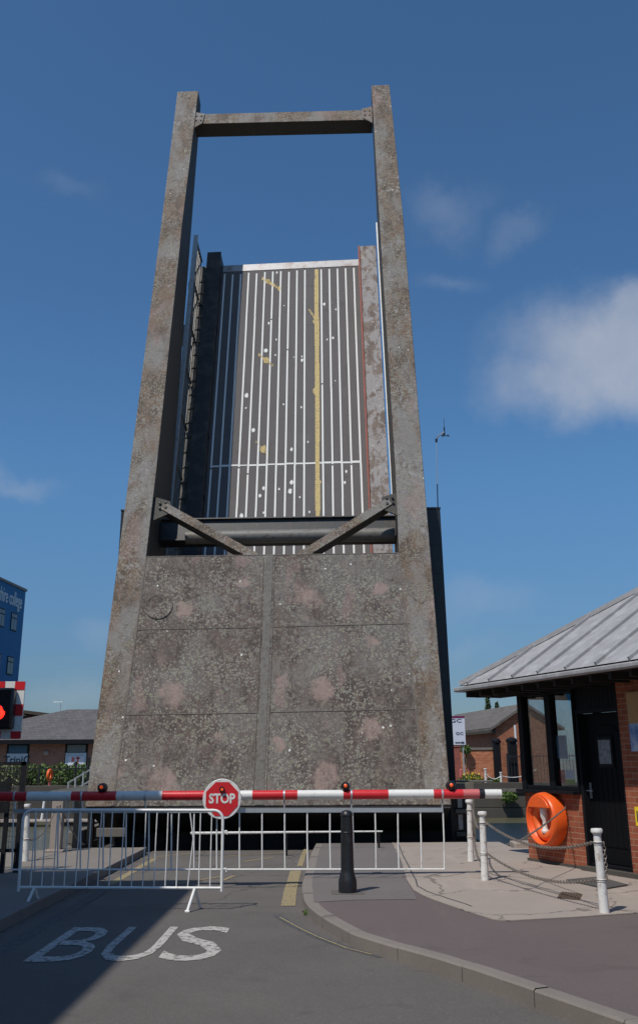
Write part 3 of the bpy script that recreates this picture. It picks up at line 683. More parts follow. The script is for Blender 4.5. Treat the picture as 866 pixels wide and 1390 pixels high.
# railings standing off the deck
def railing(u, n0, nh, side, mat, mat2, name='railing'):
    g = MB(); dx(g, u-.07, u+.07, 4, DL+.35, n0+nh-.06, n0+nh); R = g.build(name, mat, BR, bevel=.006)
    g = MB()
    for k in range(9):
        v = DL+.2-k*1.75; dx(g, u-.035, u+.035, v-.04, v+.04, n0, n0+nh-.062)
    each(g, 'post', mat2, R)
    g = MB()
    for f in (.1, .25, .4, .55, .7, .85): dx(g, u-.015, u+.015, 4, DL+.3, n0+nh*f-.035, n0+nh*f+.035)
    for k in range(8):
        v = DL+.2-k*1.75; g.bar(D.pt(u, v, n0+.05), D.pt(u, v-1.75, n0+nh*.9), .035, .035, D.u)
    g.build('infill_bar', mat2, R)
    return R
U0, _ = D.uv(264, 330, 1.1); U1, _ = D.uv(232, 680, 1.1)
RL = railing((U0+U1)/2, .05, 1.05, -1, MT['galv'], MT['shaft'])
g = MB()
for x, y in ((256, 383), (246, 452), (237, 528), (229, 612)):
    a, b = D.uv(x, y, 1.05); g.prism([(a, b), ((U0+U1)/2-.07, b), ((U0+U1)/2-.07, b-.55)], lambda p, q_: dpt(p, q_, .95), lambda p, q_: dpt(p, q_, 1.05))
a, b = D.uv(246, 450, 1.05); dx(g, a, a+.2, b-.5, b+.25, .93, 1.07)
each(g, 'bracket', MT['shaft'], RL)
U0, _ = D.uv(513.5, 320, .95); U1, _ = D.uv(533, 650, .95)
g = MB(); um = (U0+U1)/2; dx(g, um-.06, um+.05, 5.5, DL+.65, .9, .98); RR = g.build('railing', MT['rail_white'], BR, bevel=.006)
g = MB()
for k in range(9): v = DL+.2-k*1.75; dx(g, um-.03, um+.03, v-.04, v+.04, .3, .899)
each(g, 'post', MT['shaft'], RR)

# wind sensor mast on the right tower
b0 = V((2.89, 21.95, 7.55)); p1 = at(592, 598, Y=21.95)
AN = thing('anemometer_mast', b0, 'thin leaning mast with cranked arm and wind sensor on top of the right bridge tower', 'wind sensor')
MB().tube([b0, b0.lerp(p1, .35)], .013, 8).build('lower_mast', MT['black'], AN)
MB().tube([b0.lerp(p1, .35), p1], .008, 8).build('mast', MT['galv'], AN)
p2 = at(595, 591, Y=21.95); p3 = at(601, 588, Y=21.95); p4 = at(603, 586, Y=21.95)
MB().lathe([(.028, -.04), (.028, .04), (.012, .05)], p1, V((0, 0, 1)), 10).tube([p1, p2, p3, p4], .013, 8).build('cranked_arm', MT['black'], AN)
g = MB(); g.tube([p4+V((0, 0, -.10)), p4+V((0, 0, .12))], .016, 8); g.tube([p4+V((0, 0, .12)), p4+V((.0, 0, .36))], .006, 6); g.tube([p4+V((-.09, 0, -.1)), p4+V((.12, 0, -.12))], .009, 6)
for k in range(3): a = k*2.1; g.lathe([(.006, 0), (.018, .02), (.022, .035)], p4+V((cos(a)*.08, sin(a)*.08, -.12)), V((0, 0, 1)), 8)
g.build('sensor_head', MT['black'], AN)

# ------------------------------------------------------------ road barrier
BY = 13.8
def bx(x, y=1080, Y=BY): return at(x, y, Y=Y)
pL = bx(-34, 1081.5); pR = bx(680, 1077.5)
ux = (pR-pL).normalized()
BG = thing('barrier_gate', (pL.x-.35, BY+.1, PZ), 'long red and white banded lifting barrier closed across the road with hanging skirt', 'barrier')
R_ = .064
def on(x): return pL.lerp(pR, (x+34)/714)
bands = [(-34, 38, 'red'), (38, 98, 'boom_white'), (98, 159, 'red'), (159, 221, 'boom_white'), (221, 282, 'red'), (282, 343, 'boom_white'), (343, 404, 'red'), (404, 466, 'boom_white'), (466, 527, 'red'), (527, 588, 'boom_white'), (588, 628, 'red'), (628, 650, 'faded_red'), (650, 657, 'black'), (657, 680, 'boom_white')]
g = MB()
for i, (a, b, m) in enumerate(bands):
    g.mat(MT[m]); r = R_+(.006 if m == 'black' else 0) - (.004 if a == 657 else 0)
    g.tube([on(a), on(b)], r, 20)
BOOM = g.build('boom', None, BG)
g = MB()
RING = [21, 112, 198, 325, 386, 477, 600]
for x in RING: c = on(x); g.tube([c-ux*.012, c+ux*.012], R_+.005, 20)
each(g, 'clamp_ring', MT['alu'], BG)
# skirt
def sk(x, y): return at(x, y, Y=BY+.0)
g = MB(); a = sk(19, 1101); b = sk(601, 1099.5); g.bar(a, b, .035, .055); 
SK = g.build('skirt', MT['alu'], BG)
g = MB(); n = 19
A = sk(17, 1180.5); Bp = sk(603, 1180)
for i in range(n+1):
    t = i/n; top = a.lerp(b, t)-V((0, 0, .028)); bot = A.lerp(Bp, t); bend = V((random.uniform(-.004, .004), .0, 0)); g.tube([top, top.lerp(bot, .5)+bend, bot], .0105, 8)
each(g, 'skirt_rod', MT['rail_white'], SK)
MB().tube([A, Bp], .012, 8).build('bottom_bar', MT['rail_white'], SK)
g = MB()
for x in RING: c = on(x); g.tube([c+V((0, 0, -R_)), sk(x, 1100)], .012, 8)
each(g, 'hanger', MT['alu'], SK)
# lights on the boom
for x in (139, 469, 612):
    c = on(x)+V((0, 0, R_+.045))
    l = MB().mat(MT['black']).lathe([(.062, 0), (.066, .02), (.066, .10), (.05, .14), (.02, .15)], c+V((0, .07, 0)), V((0, -1, 0)), 16).build('warning_light', None, BG)
    MB().lathe([(.026, 0), (.024, .014), (.014, .022), (.001, .025)], c+V((0, -.081, .012)), V((0, -1, 0)), 14).build('lens', MT['lamp_amber'], l)
    MB().box((-.03, -.03, -.06), (.03, .03, .0), (V((1, 0, 0)), V((0, 1, 0)), V((0, 0, 1))), c).build('bracket', MT['black'], l)
# stop sign
sc = at(301.5, 1084.5, Y=BY-.10)
sy = V((0, -1, 0)); 
SG = MB().lathe([(.262, 0), (.268, .004), (.268, .014), (.262, .018)], sc+V((0, .018, 0)), sy, 48).build('stop_sign', MT['boom_white'], BG)
g = MB(); r8 = .242
for z_, r in ((.0, r8),):
    pts = [(cos(pi/8+k*pi/4)*r, sin(pi/8+k*pi/4)*r) for k in range(8)]
    g.prism(pts, lambda u, v: sc+V((u, -.001, v)), lambda u, v: sc+V((u, -.005, v)))
g.build('red_octagon', MT['red'], SG, smooth=False)
g = MB(); text_mb(g, 'STOP', .175, sc+V((0, -.007, -.0)), V((1, 0, 0)), V((0, 0, 1)), V((0, -1, 0)), .0015, .86, 1.0, bold=.006); g.build('lettering', MT['boom_white'], SG)
l = MB().lathe([(.036, 0), (.038, .03), (.036, .04)], sc+V((0, -.006, .128)), sy, 16).build('sign_light', MT['black'], SG)
MB().lathe([(.02, 0), (.02, .006), (.001, .012)], sc+V((.003, -.047, .126)), sy, 14).build('lens', MT['lamp_amber'], l)
# housing left of frame
g = MB(); cx = pL.x-.30; g.box((cx-.28, BY-.25, PZ), (cx+.28, BY+.35, 1.38)); g.box((cx-.31, BY-.28, 1.38), (cx+.31, BY+.38, 1.42)); g.box((cx-.33, BY-.3, PZ), (cx+.33, BY+.4, PZ+.05))
g.tube([V((cx, BY-.33, pL.z)), V((cx, BY-.2, pL.z))], .13, 16)
g.build('machine_housing', MT['cast_black'], BG, bevel=.012)
MB().bar(V((cx-.2, BY-.0, pL.z)), pL+ux*.05, .16, .16).build('boom_arm', MT['black'], BG, bevel=.01)

# ------------------------------------------------------------ wig-wag signal
sx0 = at(35, 925, Y=13.6); sx1 = at(29, 1003, Y=13.6)
W0 = sx0.x-1.14; zt = sx0.z; zb = sx1.z
WG = thing('level_crossing_signal', ((W0+sx0.x)/2, 13.6, PZ), 'black twin lamp stop signal showing red with chequered red and white surround beside the gate', 'traffic signal')
g = MB(); g.box((W0, 13.6, zb), (sx0.x, 13.63, zt)); BRD = g.build('backboard', MT['boom_white'], WG, bevel=.004)
g = MB(); bw = .115; x = W0; i = 0
nx_ = 8; stp = (sx0.x-W0)/nx_
for i in range(nx_):
    if i % 2 == 1:
        g.box((W0+i*stp, 13.594, zt-bw), (W0+(i+1)*stp, 13.598, zt)); g.box((W0+i*stp, 13.594, zb), (W0+(i+1)*stp, 13.598, zb+bw*.9))
nz = 5; h = (zt-zb)/nz
for s_ in (W0, sx0.x-bw):
    for i in range(1, nz-1):
        if i % 2 == 0: g.box((s_, 13.594, zt-(i+1)*h+.0), (s_+bw, 13.598, zt-i*h))
each(g, 'red_chequer', MT['red'], BRD)
g = MB(); hx1 = at(22, 935, Y=13.5).x; hz0 = at(10, 990, Y=13.5).z; hz1 = at(10, 934, Y=13.5).z
g.box((W0+.14, 13.42, hz0), (hx1, 13.592, hz1)); HD = g.build('lamp_head', MT['black'], WG, bevel=.03)
lz = at(0, 967, Y=13.4).z; lx = at(-3, 967, Y=13.4).x
for xx in (lx, W0+.14+(hx1-lx)):
    MB().lathe([(.10, 0), (.10, .008), (.06, .022), (.001, .028)], V((xx, 13.418, lz)), sy, 24).build('red_lens', MT['lamp_red'] if xx == lx else MT['faded_red'], HD)
    g = MB(); 
    for k in range(15):
        a0 = .1+k*(pi-.2)/15; a1 = .1+(k+1)*(pi-.2)/15; r0 = .125
        p = [V((xx+cos(a)*r0, yy, lz+sin(a)*r0)) for a, yy in ((a0, 13.419), (a1, 13.419), (a1, 13.419-.12-.10*sin((a1-.1)/(pi-.2)*pi)), (a0, 13.419-.12-.10*sin((a0-.1)/(pi-.2)*pi)))]
        g.add(p, [(0, 1, 2, 3)])
    v = g.build('visor', MT['black'], HD); sm = v.modifiers.new('solid', 'SOLIDIFY'); sm.thickness = .006
MB().tube([V(((W0+sx0.x)/2, 13.68, PZ)), V(((W0+sx0.x)/2, 13.68, zb+.3))], .07, 14).build('post', MT['cast_black'], WG)

# ------------------------------------------------------------ crowd control barrier
CY = 11.85
def cp(x, y): return at(x, y, Y=CY)
CB = thing('crowd_barrier', cp(165, 1237), 'white tubular crowd control barrier with one bent bar standing on the road', 'barrier')
tl, tr, bl, br_ = cp(33, 1099.5), cp(303, 1100), cp(25.5, 1210), cp(301, 1210)
def lerp2(x, t): return x
r = .0175; cr = .11
def corner(c, dxs, k=5): return [c+V((dxs*cr*(1-sin(a)), 0, -cr*(1-cos(a)))) for a in [i*pi/2/k for i in range(k+1)]]
ptsL = [bl] + [tl+V((cr*(1-cos(a)), 0, -cr*(1-sin(a)))) for a in [i*pi/12 for i in range(7)]]
ptsR = [tr+V((-cr*(1-cos(a)), 0, -cr*(1-sin(a)))) for a in [i*pi/12 for i in range(6, -1, -1)]] + [br_]
MB().tube(ptsL+ptsR, r, 12).build('frame', MT['rail_white'], CB)
bl2 = cp(27, 1204.5); br2 = cp(301, 1205.5)
MB().tube([bl2, br2], .016, 12).build('bottom_rail', MT['rail_white'], CB)
g = MB(); N = 18
for i in range(1, N):
    t = i/N; lo = bl2.lerp(br2, t-.002); hi = V((tl.x+(tr.x-tl.x)*(t), CY, tl.z)); 
    lo.x = tl.x+(tr.x-tl.x)*t if False else lo.x
    hi.x = lo.x+random.uniform(-.006, .006)
    mid = lo.lerp(hi, .62)+V((random.uniform(-.004, .004), 0, 0))
    if i == 15: mid.x += .05; hi.x -= .0
    g.tube([lo, mid, hi], .0072, 6)
each(g, 'upright_bar', MT['rail_white'], CB)
for xt in (47, 265):
    c = cp(xt, 1205); g = MB()
    yn = 11.68; yf = 12.05
    g.tube([c, V((c.x-.06, yn, .012))], .017, 10); g.tube([c, V((c.x+.04, yf, .012))], .017, 10)
    g.tube([V((c.x-.085, yn, .012)), V((c.x-.035, yn, .012))], .018, 10)
    g.build('foot', MT['rail_white'], CB)
g = MB()
for z_ in (cp(303, 1129).z, cp(303, 1180).z): g.tube([V((tr.x, CY, z_)), V((tr.x+.05, CY, z_+.01)), V((tr.x+.055, CY, z_-.03))], .009, 8)
each(g, 'coupling_hook', MT['rail_white'], CB)

# low white rail lying across the gap under the counterweight
a = at(259, 1131, Y=18.4); b = at(519, 1128.5, Y=18.4)
LR = thing('guard_rail', (a.x, 18.4, 0), 'low white pole on short props crossing the road under the counterweight', 'rail')
MB().tube([a, b], [.026, .014], 10).build('pole', MT['cast_white'], LR)
g = MB()
for t in (.02, .5, .98): p = a.lerp(b, t); g.tube([V((p.x, p.y, 0)), p-V((0, 0, .03))], .02, 8)
each(g, 'prop', MT['black'], LR)

# ------------------------------------------------------------ bollards
bb = at(472, 1212, z=PZ)
BO = thing('bollard', bb, 'black cast iron bollard alone on the grey footway behind the kerb', 'bollard')
g = MB(); g.lathe([(.112, 0), (.112, .13), (.108, .15), (.088, .22), (.084, .235), (.080, .26), (.078, .60), (.0765, .68), (.080, .685), (.080, .695), (.076, .70), (.073, .88), (.078, .885), (.078, .90), (.070, .915), (.060, .935), (.03, .95), (.001, .953)], bb, seg=28); g.build('shaft', MT['cast_black'], BO)
MB().box((bb.x-.2, bb.y-.19, PZ+.0045), (bb.x+.2, bb.y+.19, PZ+.007)).build('base_patch', MT['patch'], BO)
def white_post(base, lean, h, label, r=.048, group='white chain posts by the cabin'):
    T = thing('chain_post', base, label, 'bollard', group)
    ax = (V((lean[0], lean[1], h))).normalized(); s = h/1.0
    MB().lathe([(r*1.1, -.01), (r*1.1, .0), (r*1.04, .05), (r*.98, .36*s), (r*1.10, .365*s), (r*1.10, .39*s), (r*.95, .395*s), (r*.88, .80*s), (r*1.0, .805*s), (r*1.0, .835*s), (r*.86, .84*s), (r*.82, .92*s), (r*1.0, .935*s), (r*1.28, .95*s), (r*1.32, .975*s), (r*1.15, .995*s), (.001, 1.0*s)], base, ax, 18).build('shaft', MT['cast_white'], T)
    g = MB()
    for f in (.385, .83): g.tube([base+ax*(f*s)+V((cos(t)*r*1.1, sin(t)*r*1.1, 0)) for t in [k*pi/5 for k in range(10)]], .006, 6, closed=True)
    each(g, 'chain_ring', MT['chain'], T)
    return T, ax
def pxpost(bx_, by_, tx, ty, label, **k):
    base = at(bx_, by_, z=PZ+.012); top = at(tx, ty, Y=base.y); h = top.z-base.z
    T, ax = white_post(base, (top.x-base.x, 0), h, label, **k); return base, ax, h
P1 = pxpost(639, 1169, 636.5, 1085, 'white chain post farthest from the camera, next to the counterweight corner')
P2 = pxpost(658, 1195, 654, 1101, 'white chain post between the barrier tip and the orange lifebuoy')
P3 = pxpost(820, 1239, 809, 1124, 'leaning white chain post in front of the cabin door')
def chain(name, a, b, sag, label, ll=.052, r=.0055, group=None):
    a = V(a); b = V(b); L = (b-a).length; n = max(4, int((L**2+ (2.1*sag)**2)**.5/(ll*.72)))
    g = MB(); pts = [a.lerp(b, i/n)+V((0, 0, -sag*4*(i/n)*(1-i/n))) for i in range(n+1)]
    for i in range(n):
        d = (pts[i+1]-pts[i]); m = (pts[i]+pts[i+1])/2; d.normalize(); sd = d.cross(V((0, 0, 1)));
        if sd.length < .1: sd = V((1, 0, 0))
        sd.normalize(); up = sd.cross(d); w_ = sd if i % 2 else up
        ring = [m+d*(cos(t)*ll*.5)+w_*(sin(t)*ll*.3) for t in [k*2*pi/10 for k in range(10)]]
        g.tube(ring, r, 5, closed=True)
    o = g.build(name, MT['chain'], origin=a); return tag(o, label, 'chain', group)
def pp(P, f): return P[0]+P[1]*(P[2]*f)
G = 'chains slung between the posts'
chain('chain', pp(P1, .83)+V((.05, 0, 0)), pp(P2, .83)+V((-.0, .05, 0)), .16, 'upper chain between the two left white posts', group=G)
chain('chain', pp(P1, .385)+V((.05, 0, 0)), pp(P2, .385)+V((0, .05, 0)), .2, 'lower chain between the two left white posts', group=G)
chain('chain', pp(P2, .83)+V((.04, -.04, 0)), pp(P3, .83)+V((-.05, 0, 0)), .16, 'upper chain sagging past the orange lifebuoy housing to the leaning post', group=G)
chain('chain', pp(P2, .385)+V((.04, -.04, 0)), pp(P3, .385)+V((-.05, 0, 0)), .14, 'lower chain sagging near the ground to the leaning post', group=G)
chain('chain', pp(P3, .83)+V((.055, -.02, 0)), pp(P3, .39)+V((.055, -.02, 0)), .0, 'short chain hanging down the side of the leaning white post', group=G)

# ------------------------------------------------------------ cabin
c0 = V((3.29, 15.9, 0)); e = V((.365, -.931, 0)).normalized(); gd_ = V((.931, .365, 0)).normalized(); UP = V((0, 0, 1)); nf = -gd_
def fc(px, py, off=0.0):
    """facade coordinates (t along, z) seen at a pixel"""
    r_ = ray(px, py); o_ = c0+nf*off; c = V((0, 0, EYE)); t = (o_-c).dot(nf)/r_.dot(nf); q_ = c+r_*t-o_; return q_.dot(e), q_.z
def fp(t, z, off=0.0): return c0+e*t+UP*z+nf*off
CBN = thing('control_cabin', c0+V((0, 0, PZ)), 'brick bridge keeper cabin with black joinery and grey standing seam hipped roof', 'cabin')
FBs = (e, UP, nf)
def cbox(mb, t0, t1, z0, z1, o0, o1): mb.box((t0, z0, o0), (t1, z1, o1), FBs, c0)
LEN = 9.0; DEP = 5.6; EZ = 2.88; OH = .7; TP = .644
t_w0 = 0.0; t_w1 = fc(783, 1000)[0]; z_sill = fc(745, 1072)[1]; t_d0 = fc(790, 1060)[0]; t_d1 = fc(847, 1060)[0]
z_wt = fc(728, 944)[1]
bm_ = bricks('cabin_brick', tuple(e), (.25, .062, .030), (.34, .10, .045), (.36, .22, .14))
bm2 = bricks('cabin_side_brick', tuple(gd_), (.25, .062, .030), (.34, .10, .045), (.36, .22, .14))
g = MB().mat(bm_); cbox(g, 0, t_d0-.06, PZ-.1, z_sill-.05, -.22, 0); cbox(g, t_d1, LEN, PZ-.1, 2.88, -.22, 0)
g.mat(bm2); g.box((0, PZ-.1, -DEP), (.22, 2.6, -2.7), FBs, c0); g.box((0, PZ-.1, -2.7), (.22, z_sill-.05, -.221), FBs, c0); g.box((LEN-.22, PZ-.1, -DEP), (LEN, 2.9, -.221), FBs, c0); g.box((.22, PZ-.1, -DEP), (LEN-.22, 2.6, -DEP+.22), FBs, c0)
g.build('wall', None, CBN, smooth=False)
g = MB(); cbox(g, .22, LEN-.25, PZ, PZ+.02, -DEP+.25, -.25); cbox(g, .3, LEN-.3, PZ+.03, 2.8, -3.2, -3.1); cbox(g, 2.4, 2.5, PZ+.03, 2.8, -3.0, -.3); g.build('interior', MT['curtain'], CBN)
# glazed front
g = MB(); ts = [0.0, fc(713, 1000)[0]-.02, fc(744, 1000)[0]-.03, fc(749, 1000)[0]+.02, fc(780, 1000)[0], t_d0-.06]
cbox(g, -.02, ts[1], z_sill, 2.9, -.12, .03); cbox(g, ts[2], ts[3], z_sill, 2.9, -.1, .025); cbox(g, ts[4], t_d0-.062, z_sill-.05, 2.9, -.12, .03)
cbox(g, ts[1], ts[2], z_wt, 2.899, -.08, .02); cbox(g, ts[3], ts[4], z_wt, 2.899, -.08, .02)
cbox(g, ts[1], ts[2], z_sill, z_sill+.06, -.1, .02); cbox(g, ts[3], ts[4], z_sill, z_sill+.06, -.1, .02)
WN = g.build('window', MT['navy'], CBN, bevel=.006)
g = MB(); cbox(g, -.02, .12, z_sill-.05, z_sill+.04, -2.7, -.125); cbox(g, -.02, .12, 2.62, 2.9, -2.7, -.125); cbox(g, -.02, .12, z_sill+.04, 2.62, -1.55, -1.47); cbox(g, -.02, .12, z_sill+.04, 2.62, -2.7, -2.62)
SW = g.build('window', MT['navy'], CBN, bevel=.006)
for d0, d1 in ((-1.47, -.125), (-2.62, -1.55)):
    g = MB(); g.sheet([fp(.045, z_sill+.04, d0), fp(.045, z_sill+.04, d1), fp(.045, 2.62, d1), fp(.045, 2.62, d0)]); g.build('pane', MT['glass'], SW, smooth=False)
g = MB(); cbox(g, -.06, t_d0-.075, z_sill-.049, z_sill-.001, -.12, .13); g.build('sill', MT['navy'], WN, bevel=.006)
g = MB(); g.sheet([fp(ts[1], z_sill+.06, -.035), fp(ts[2], z_sill+.06, -.035), fp(ts[2], z_wt, -.035), fp(ts[1], z_wt, -.035)]); g.build('pane', MT['glass'], WN, smooth=False)
g = MB(); g.sheet([fp(ts[3], z_sill+.06, -.035), fp(ts[4], z_sill+.06, -.035), fp(ts[4], z_wt, -.035), fp(ts[3], z_wt, -.035)]); g.build('pane', MT['glass'], WN, smooth=False)
# boarding over the door
zd = fc(820, 966)[1]
g = MB(); t = t_d0-.06
while t < t_d1-.001:
    t2 = min(t+.1, t_d1-.001); cbox(g, t, t2-.008, zd+.06, 2.9, -.1, -.02); t = t2
cbox(g, t_d0-.06, t_d1-.002, zd, zd+.06, -.12, .0)
g.build('door_boarding', MT['navy'], CBN)
g = MB(); cbox(g, t_d0, t_d1-.005, PZ+.12, zd-.002, -.16, -.12); DR = g.build('door', MT['door'], CBN, bevel=.004)
g = MB(); cbox(g, t_d0-.055, t_d0+.0, PZ+.02, zd-.001, -.18, .0); cbox(g, t_d1-.06, t_d1-.004, PZ+.02, zd-.001, -.18, -.02); cbox(g, t_d0, t_d1-.06, PZ+.02, PZ+.11, -.18, -.03); g.build('door_frame', MT['navy'], DR, bevel=.004)
tg0, zg0 = fc(815.5, 1037, -.12); tg1, zg1 = fc(828.5, 1004, -.12)
g = MB(); cbox(g, tg0-.04, tg1+.04, zg0-.05, zg1+.05, -.119, -.10); g.build('glass_bead', MT['navy'], DR, bevel=.004)
g = MB(); cbox(g, tg0, tg1, zg0, zg1, -.099, -.096); g.build('pane', MT['frost'], DR)
g = MB(); mw = (t_d0+t_d1)/2; hw = (t_d1-t_d0)/2-.18
pts = [(mw-hw, PZ+.35), (mw+hw, PZ+.35), (mw+hw, zd-.32)] + [(mw+hw*cos(a), zd-.32+.14*sin(a)) for a in [k*pi/8 for k in range(1, 8)]] + [(mw-hw, zd-.32)]
g.tube([fp(a, b, -.118) for a, b in pts], .011, 6, closed=True)
for k in range(1, 5):
    tt = mw-hw+2*hw*k/5; g.tube([fp(tt, PZ+.36, -.118), fp(tt, zg0-.07 if tg0-.05 < tt < tg1+.05 else zd-.25, -.118)], .006, 5)
g.build('moulding', MT['door'], DR)
th, zh = fc(797.5, 1073, -.1); th += .05
g = MB(); cbox(g, th-.02, th+.02, zh-.11, zh+.11, -.119, -.105); g.tube([fp(th, zh, -.11), fp(th, zh, -.06), fp(th+.11, zh, -.055)], .010, 8); g.tube([fp(th, zh, -.11), fp(th, zh, -.06), fp(th-.07, zh, -.055)], .010, 8); g.build('handle', MT['alu'], DR)
g = MB(); cbox(g, -.01, t_d0-.1, PZ-.02, PZ+.05, .001, .03); g.mat(MT['darkstone']); cbox(g, t_d0-.05, LEN, PZ-.02, PZ+.07, .001, .12); g.mats.insert(0, MT['concrete']) if False else None
g.build('plinth', None, CBN)
# roof
RT = c0 + e*(-OH) + nf*OH; RT.z = EZ
HW = (DEP+2*OH)/2
def rp(t, d, z=0.0): return V((RT.x, RT.y, EZ)) + e*t + gd_*d + UP*z
RL_ = LEN+2*OH
rdg0 = rp(HW, HW, HW*TP); rdg1 = rp(RL_-HW, HW, HW*TP)
A0, A1, A2, A3 = rp(0, 0), rp(RL_, 0), rp(RL_, 2*HW), rp(0, 2*HW)
g = MB(); th_ = V((0, 0, -.05))
g.add([A0, A1, rdg1, rdg0], [(0, 1, 2, 3)]); g.add([A3, A0, rdg0], [(0, 1, 2)]); g.add([A1, A2, rdg1], [(0, 1, 2)]); g.add([A2, A3, rdg0, rdg1], [(0, 1, 2, 3)])
RF = g.build('roof', MT['lead'], CBN, smooth=False)
g = MB(); sp = .69; k = 0
while k*sp+.25 < RL_:
    t = k*sp+.25; d1 = min(t, RL_-t, HW); g.bar(rp(t, .0, .02), rp(t, d1, d1*TP+.02), .035, .055); k += 1
k = 0
while k*sp+.25 < 2*HW:
    d = k*sp+.25; t1 = min(d, 2*HW-d); g.bar(rp(0, d, .02), rp(t1, d, t1*TP+.02), .035, .055); k += 1
g.bar(A0+V((0, 0, .03)), rdg0+V((0, 0, .03)), .10, .07); g.bar(rdg0+V((0, 0, .03)), rdg1+V((0, 0, .03)), .1, .07)
g.bar(A3+V((0, 0, .03)), rdg0+V((0, 0, .03)), .10, .07)
g.build('seam', MT['lead'], RF)
g = MB(); ring = [rp(-.05, -.05, -.07), rp(RL_+.05, -.05, -.07), rp(RL_+.05, 2*HW+.05, -.07), rp(-.05, 2*HW+.05, -.07)]
for a, b in zip(ring, ring[1:]+ring[:1]): g.bar(a, b, .11, .075)
g.build('gutter', MT['lead'], RF, bevel=.02)
g = MB(); g.add([rp(.02, .02, -.09), rp(RL_-.02, .02, -.09), rp(RL_-.02, 2*HW-.02, -.09), rp(.02, 2*HW-.02, -.09)], [(0, 1, 2, 3)])
d = .12
while d < RL_: g.bar(rp(d, .06, -.15), rp(d, OH+.02, -.15), .06, .10); d += .42
d = .3
while d < 2*HW: g.bar(rp(.06, d, -.15), rp(OH, d, -.15), .06, .10); d += .42
g.build('soffit', MT['soffit'], RF, smooth=False)
g = MB(); cbox(g, -.03, LEN, 2.72, 2.80, .031, .05); g.build('fascia_board', MT['navy'], CBN)
# notices
def flat(name, m, t0, t1, z0, z1, off, label, cat, bev=.0, th=.004):
    g = MB(); cbox(g, t0, t1, z0, z1, off, off+th); g_ = fp((t0+t1)/2, z0, off)
    o = g.build(name, m, origin=g_); return tag(o, label, cat)
def q2(x0, y0, x1, y1, off=0): a = fc(x0, y1, off); b = fc(x1, y0, off); return a[0], b[0], a[1], b[1]
a = q2(753, 1045, 766, 1063, -.06); flat('leaflet', MT['poster_red'], a[0], a[1], a[2], a[3], -.06, 'dark red leaflet standing inside the right cabin window', 'leaflet')
a = q2(767.5, 1045, 779, 1057, -.06); flat('leaflet', MT['sign_lilac'], a[0], a[1], a[2], a[3], -.06, 'white leaflet above the green one inside the cabin window', 'leaflet')
a = q2(768, 1058, 780, 1065, -.055); flat('leaflet', MT['poster_green'], a[0], a[1], a[2], a[3], -.055, 'small lime green leaflet at the bottom corner of the cabin window', 'leaflet')
a = q2(751, 998, 768, 1030, -.06); flat('notice', MT['poster_blue'], a[0], a[1], a[2], a[3], -.06, 'pale blue notice taped inside the right cabin window', 'notice')
PO = thing('poster', fp(fc(862, 1020)[0]+.4, fc(862, 1020)[1], .0), 'framed poster with tan band over blue sky scene on the cabin brick wall', 'poster')
a = q2(858, 939, 862, 1020); zz = a[3]-.42
g = MB().mat(MT['poster_tan']); cbox(g, a[0], a[0]+.9, zz, a[3], .003, .02); g.mat(MT['poster_sky']); cbox(g, a[0], a[0]+.9, a[2], zz-.001, .003, .02); 
g.build('print', None, PO)
tt, zz = fc(861, 1095); t2, z2 = fc(864, 1121)
YS = thing('warning_sign', fp(tt+.15, z2, 0), 'small yellow warning sign with black border on the cabin brick wall', 'sign')
g = MB().mat(MT['yellow_sign']); cbox(g, tt, tt+.32, z2, zz, .003, .009); g.mat(MT['ink']); cbox(g, tt+.035, tt+.06, z2+.05, zz-.05, .0095, .012); cbox(g, tt+.035, tt+.15, z2+.05, z2+.08, .0095, .012); cbox(g, tt+.1, tt+.125, z2+.05, zz-.1, .0095, .012)
g.build('plate', None, YS)
# vent spots on brick
dm = [at(x, y, z=PZ) for x, y in ((768, 1197), (812, 1193), (852, 1204), (822, 1209))]
o = MB().add([V((p.x, p.y, PZ+.018)) for p in dm]+[V((p.x, p.y, PZ+.03)) for p in dm], [(0, 1, 2, 3), (7, 6, 5, 4), (0, 1, 5, 4), (1, 2, 6, 5), (2, 3, 7, 6), (3, 0, 4, 7)]).build('doormat', MT['mat'], origin=dm[0]); tag(o, 'grey rubber mat lying on the concrete before the cabin door', 'doormat')
dm = [at(x, y, z=PZ) for x, y in ((761, 1213), (790, 1216), (786, 1224), (756, 1221))]
g = MB().add([V((p.x, p.y, PZ+.012)) for p in dm]+[V((p.x, p.y, PZ+.022)) for p in dm], [(0, 1, 2, 3), (7, 6, 5, 4), (0, 1, 5, 4), (1, 2, 6, 5), (2, 3, 7, 6), (3, 0, 4, 7)])
for k in range(1, 8):
    a_ = dm[0].lerp(dm[1], k/8); b_ = dm[3].lerp(dm[2], k/8); g.bar(V((a_.x, a_.y, PZ+.025)), V((b_.x, b_.y, PZ+.025)), .012, .006)
o = g.build('drain_cover', MT['grate'], origin=dm[0]); tag(o, 'small rusty drain cover set in the concrete apron', 'drain cover')

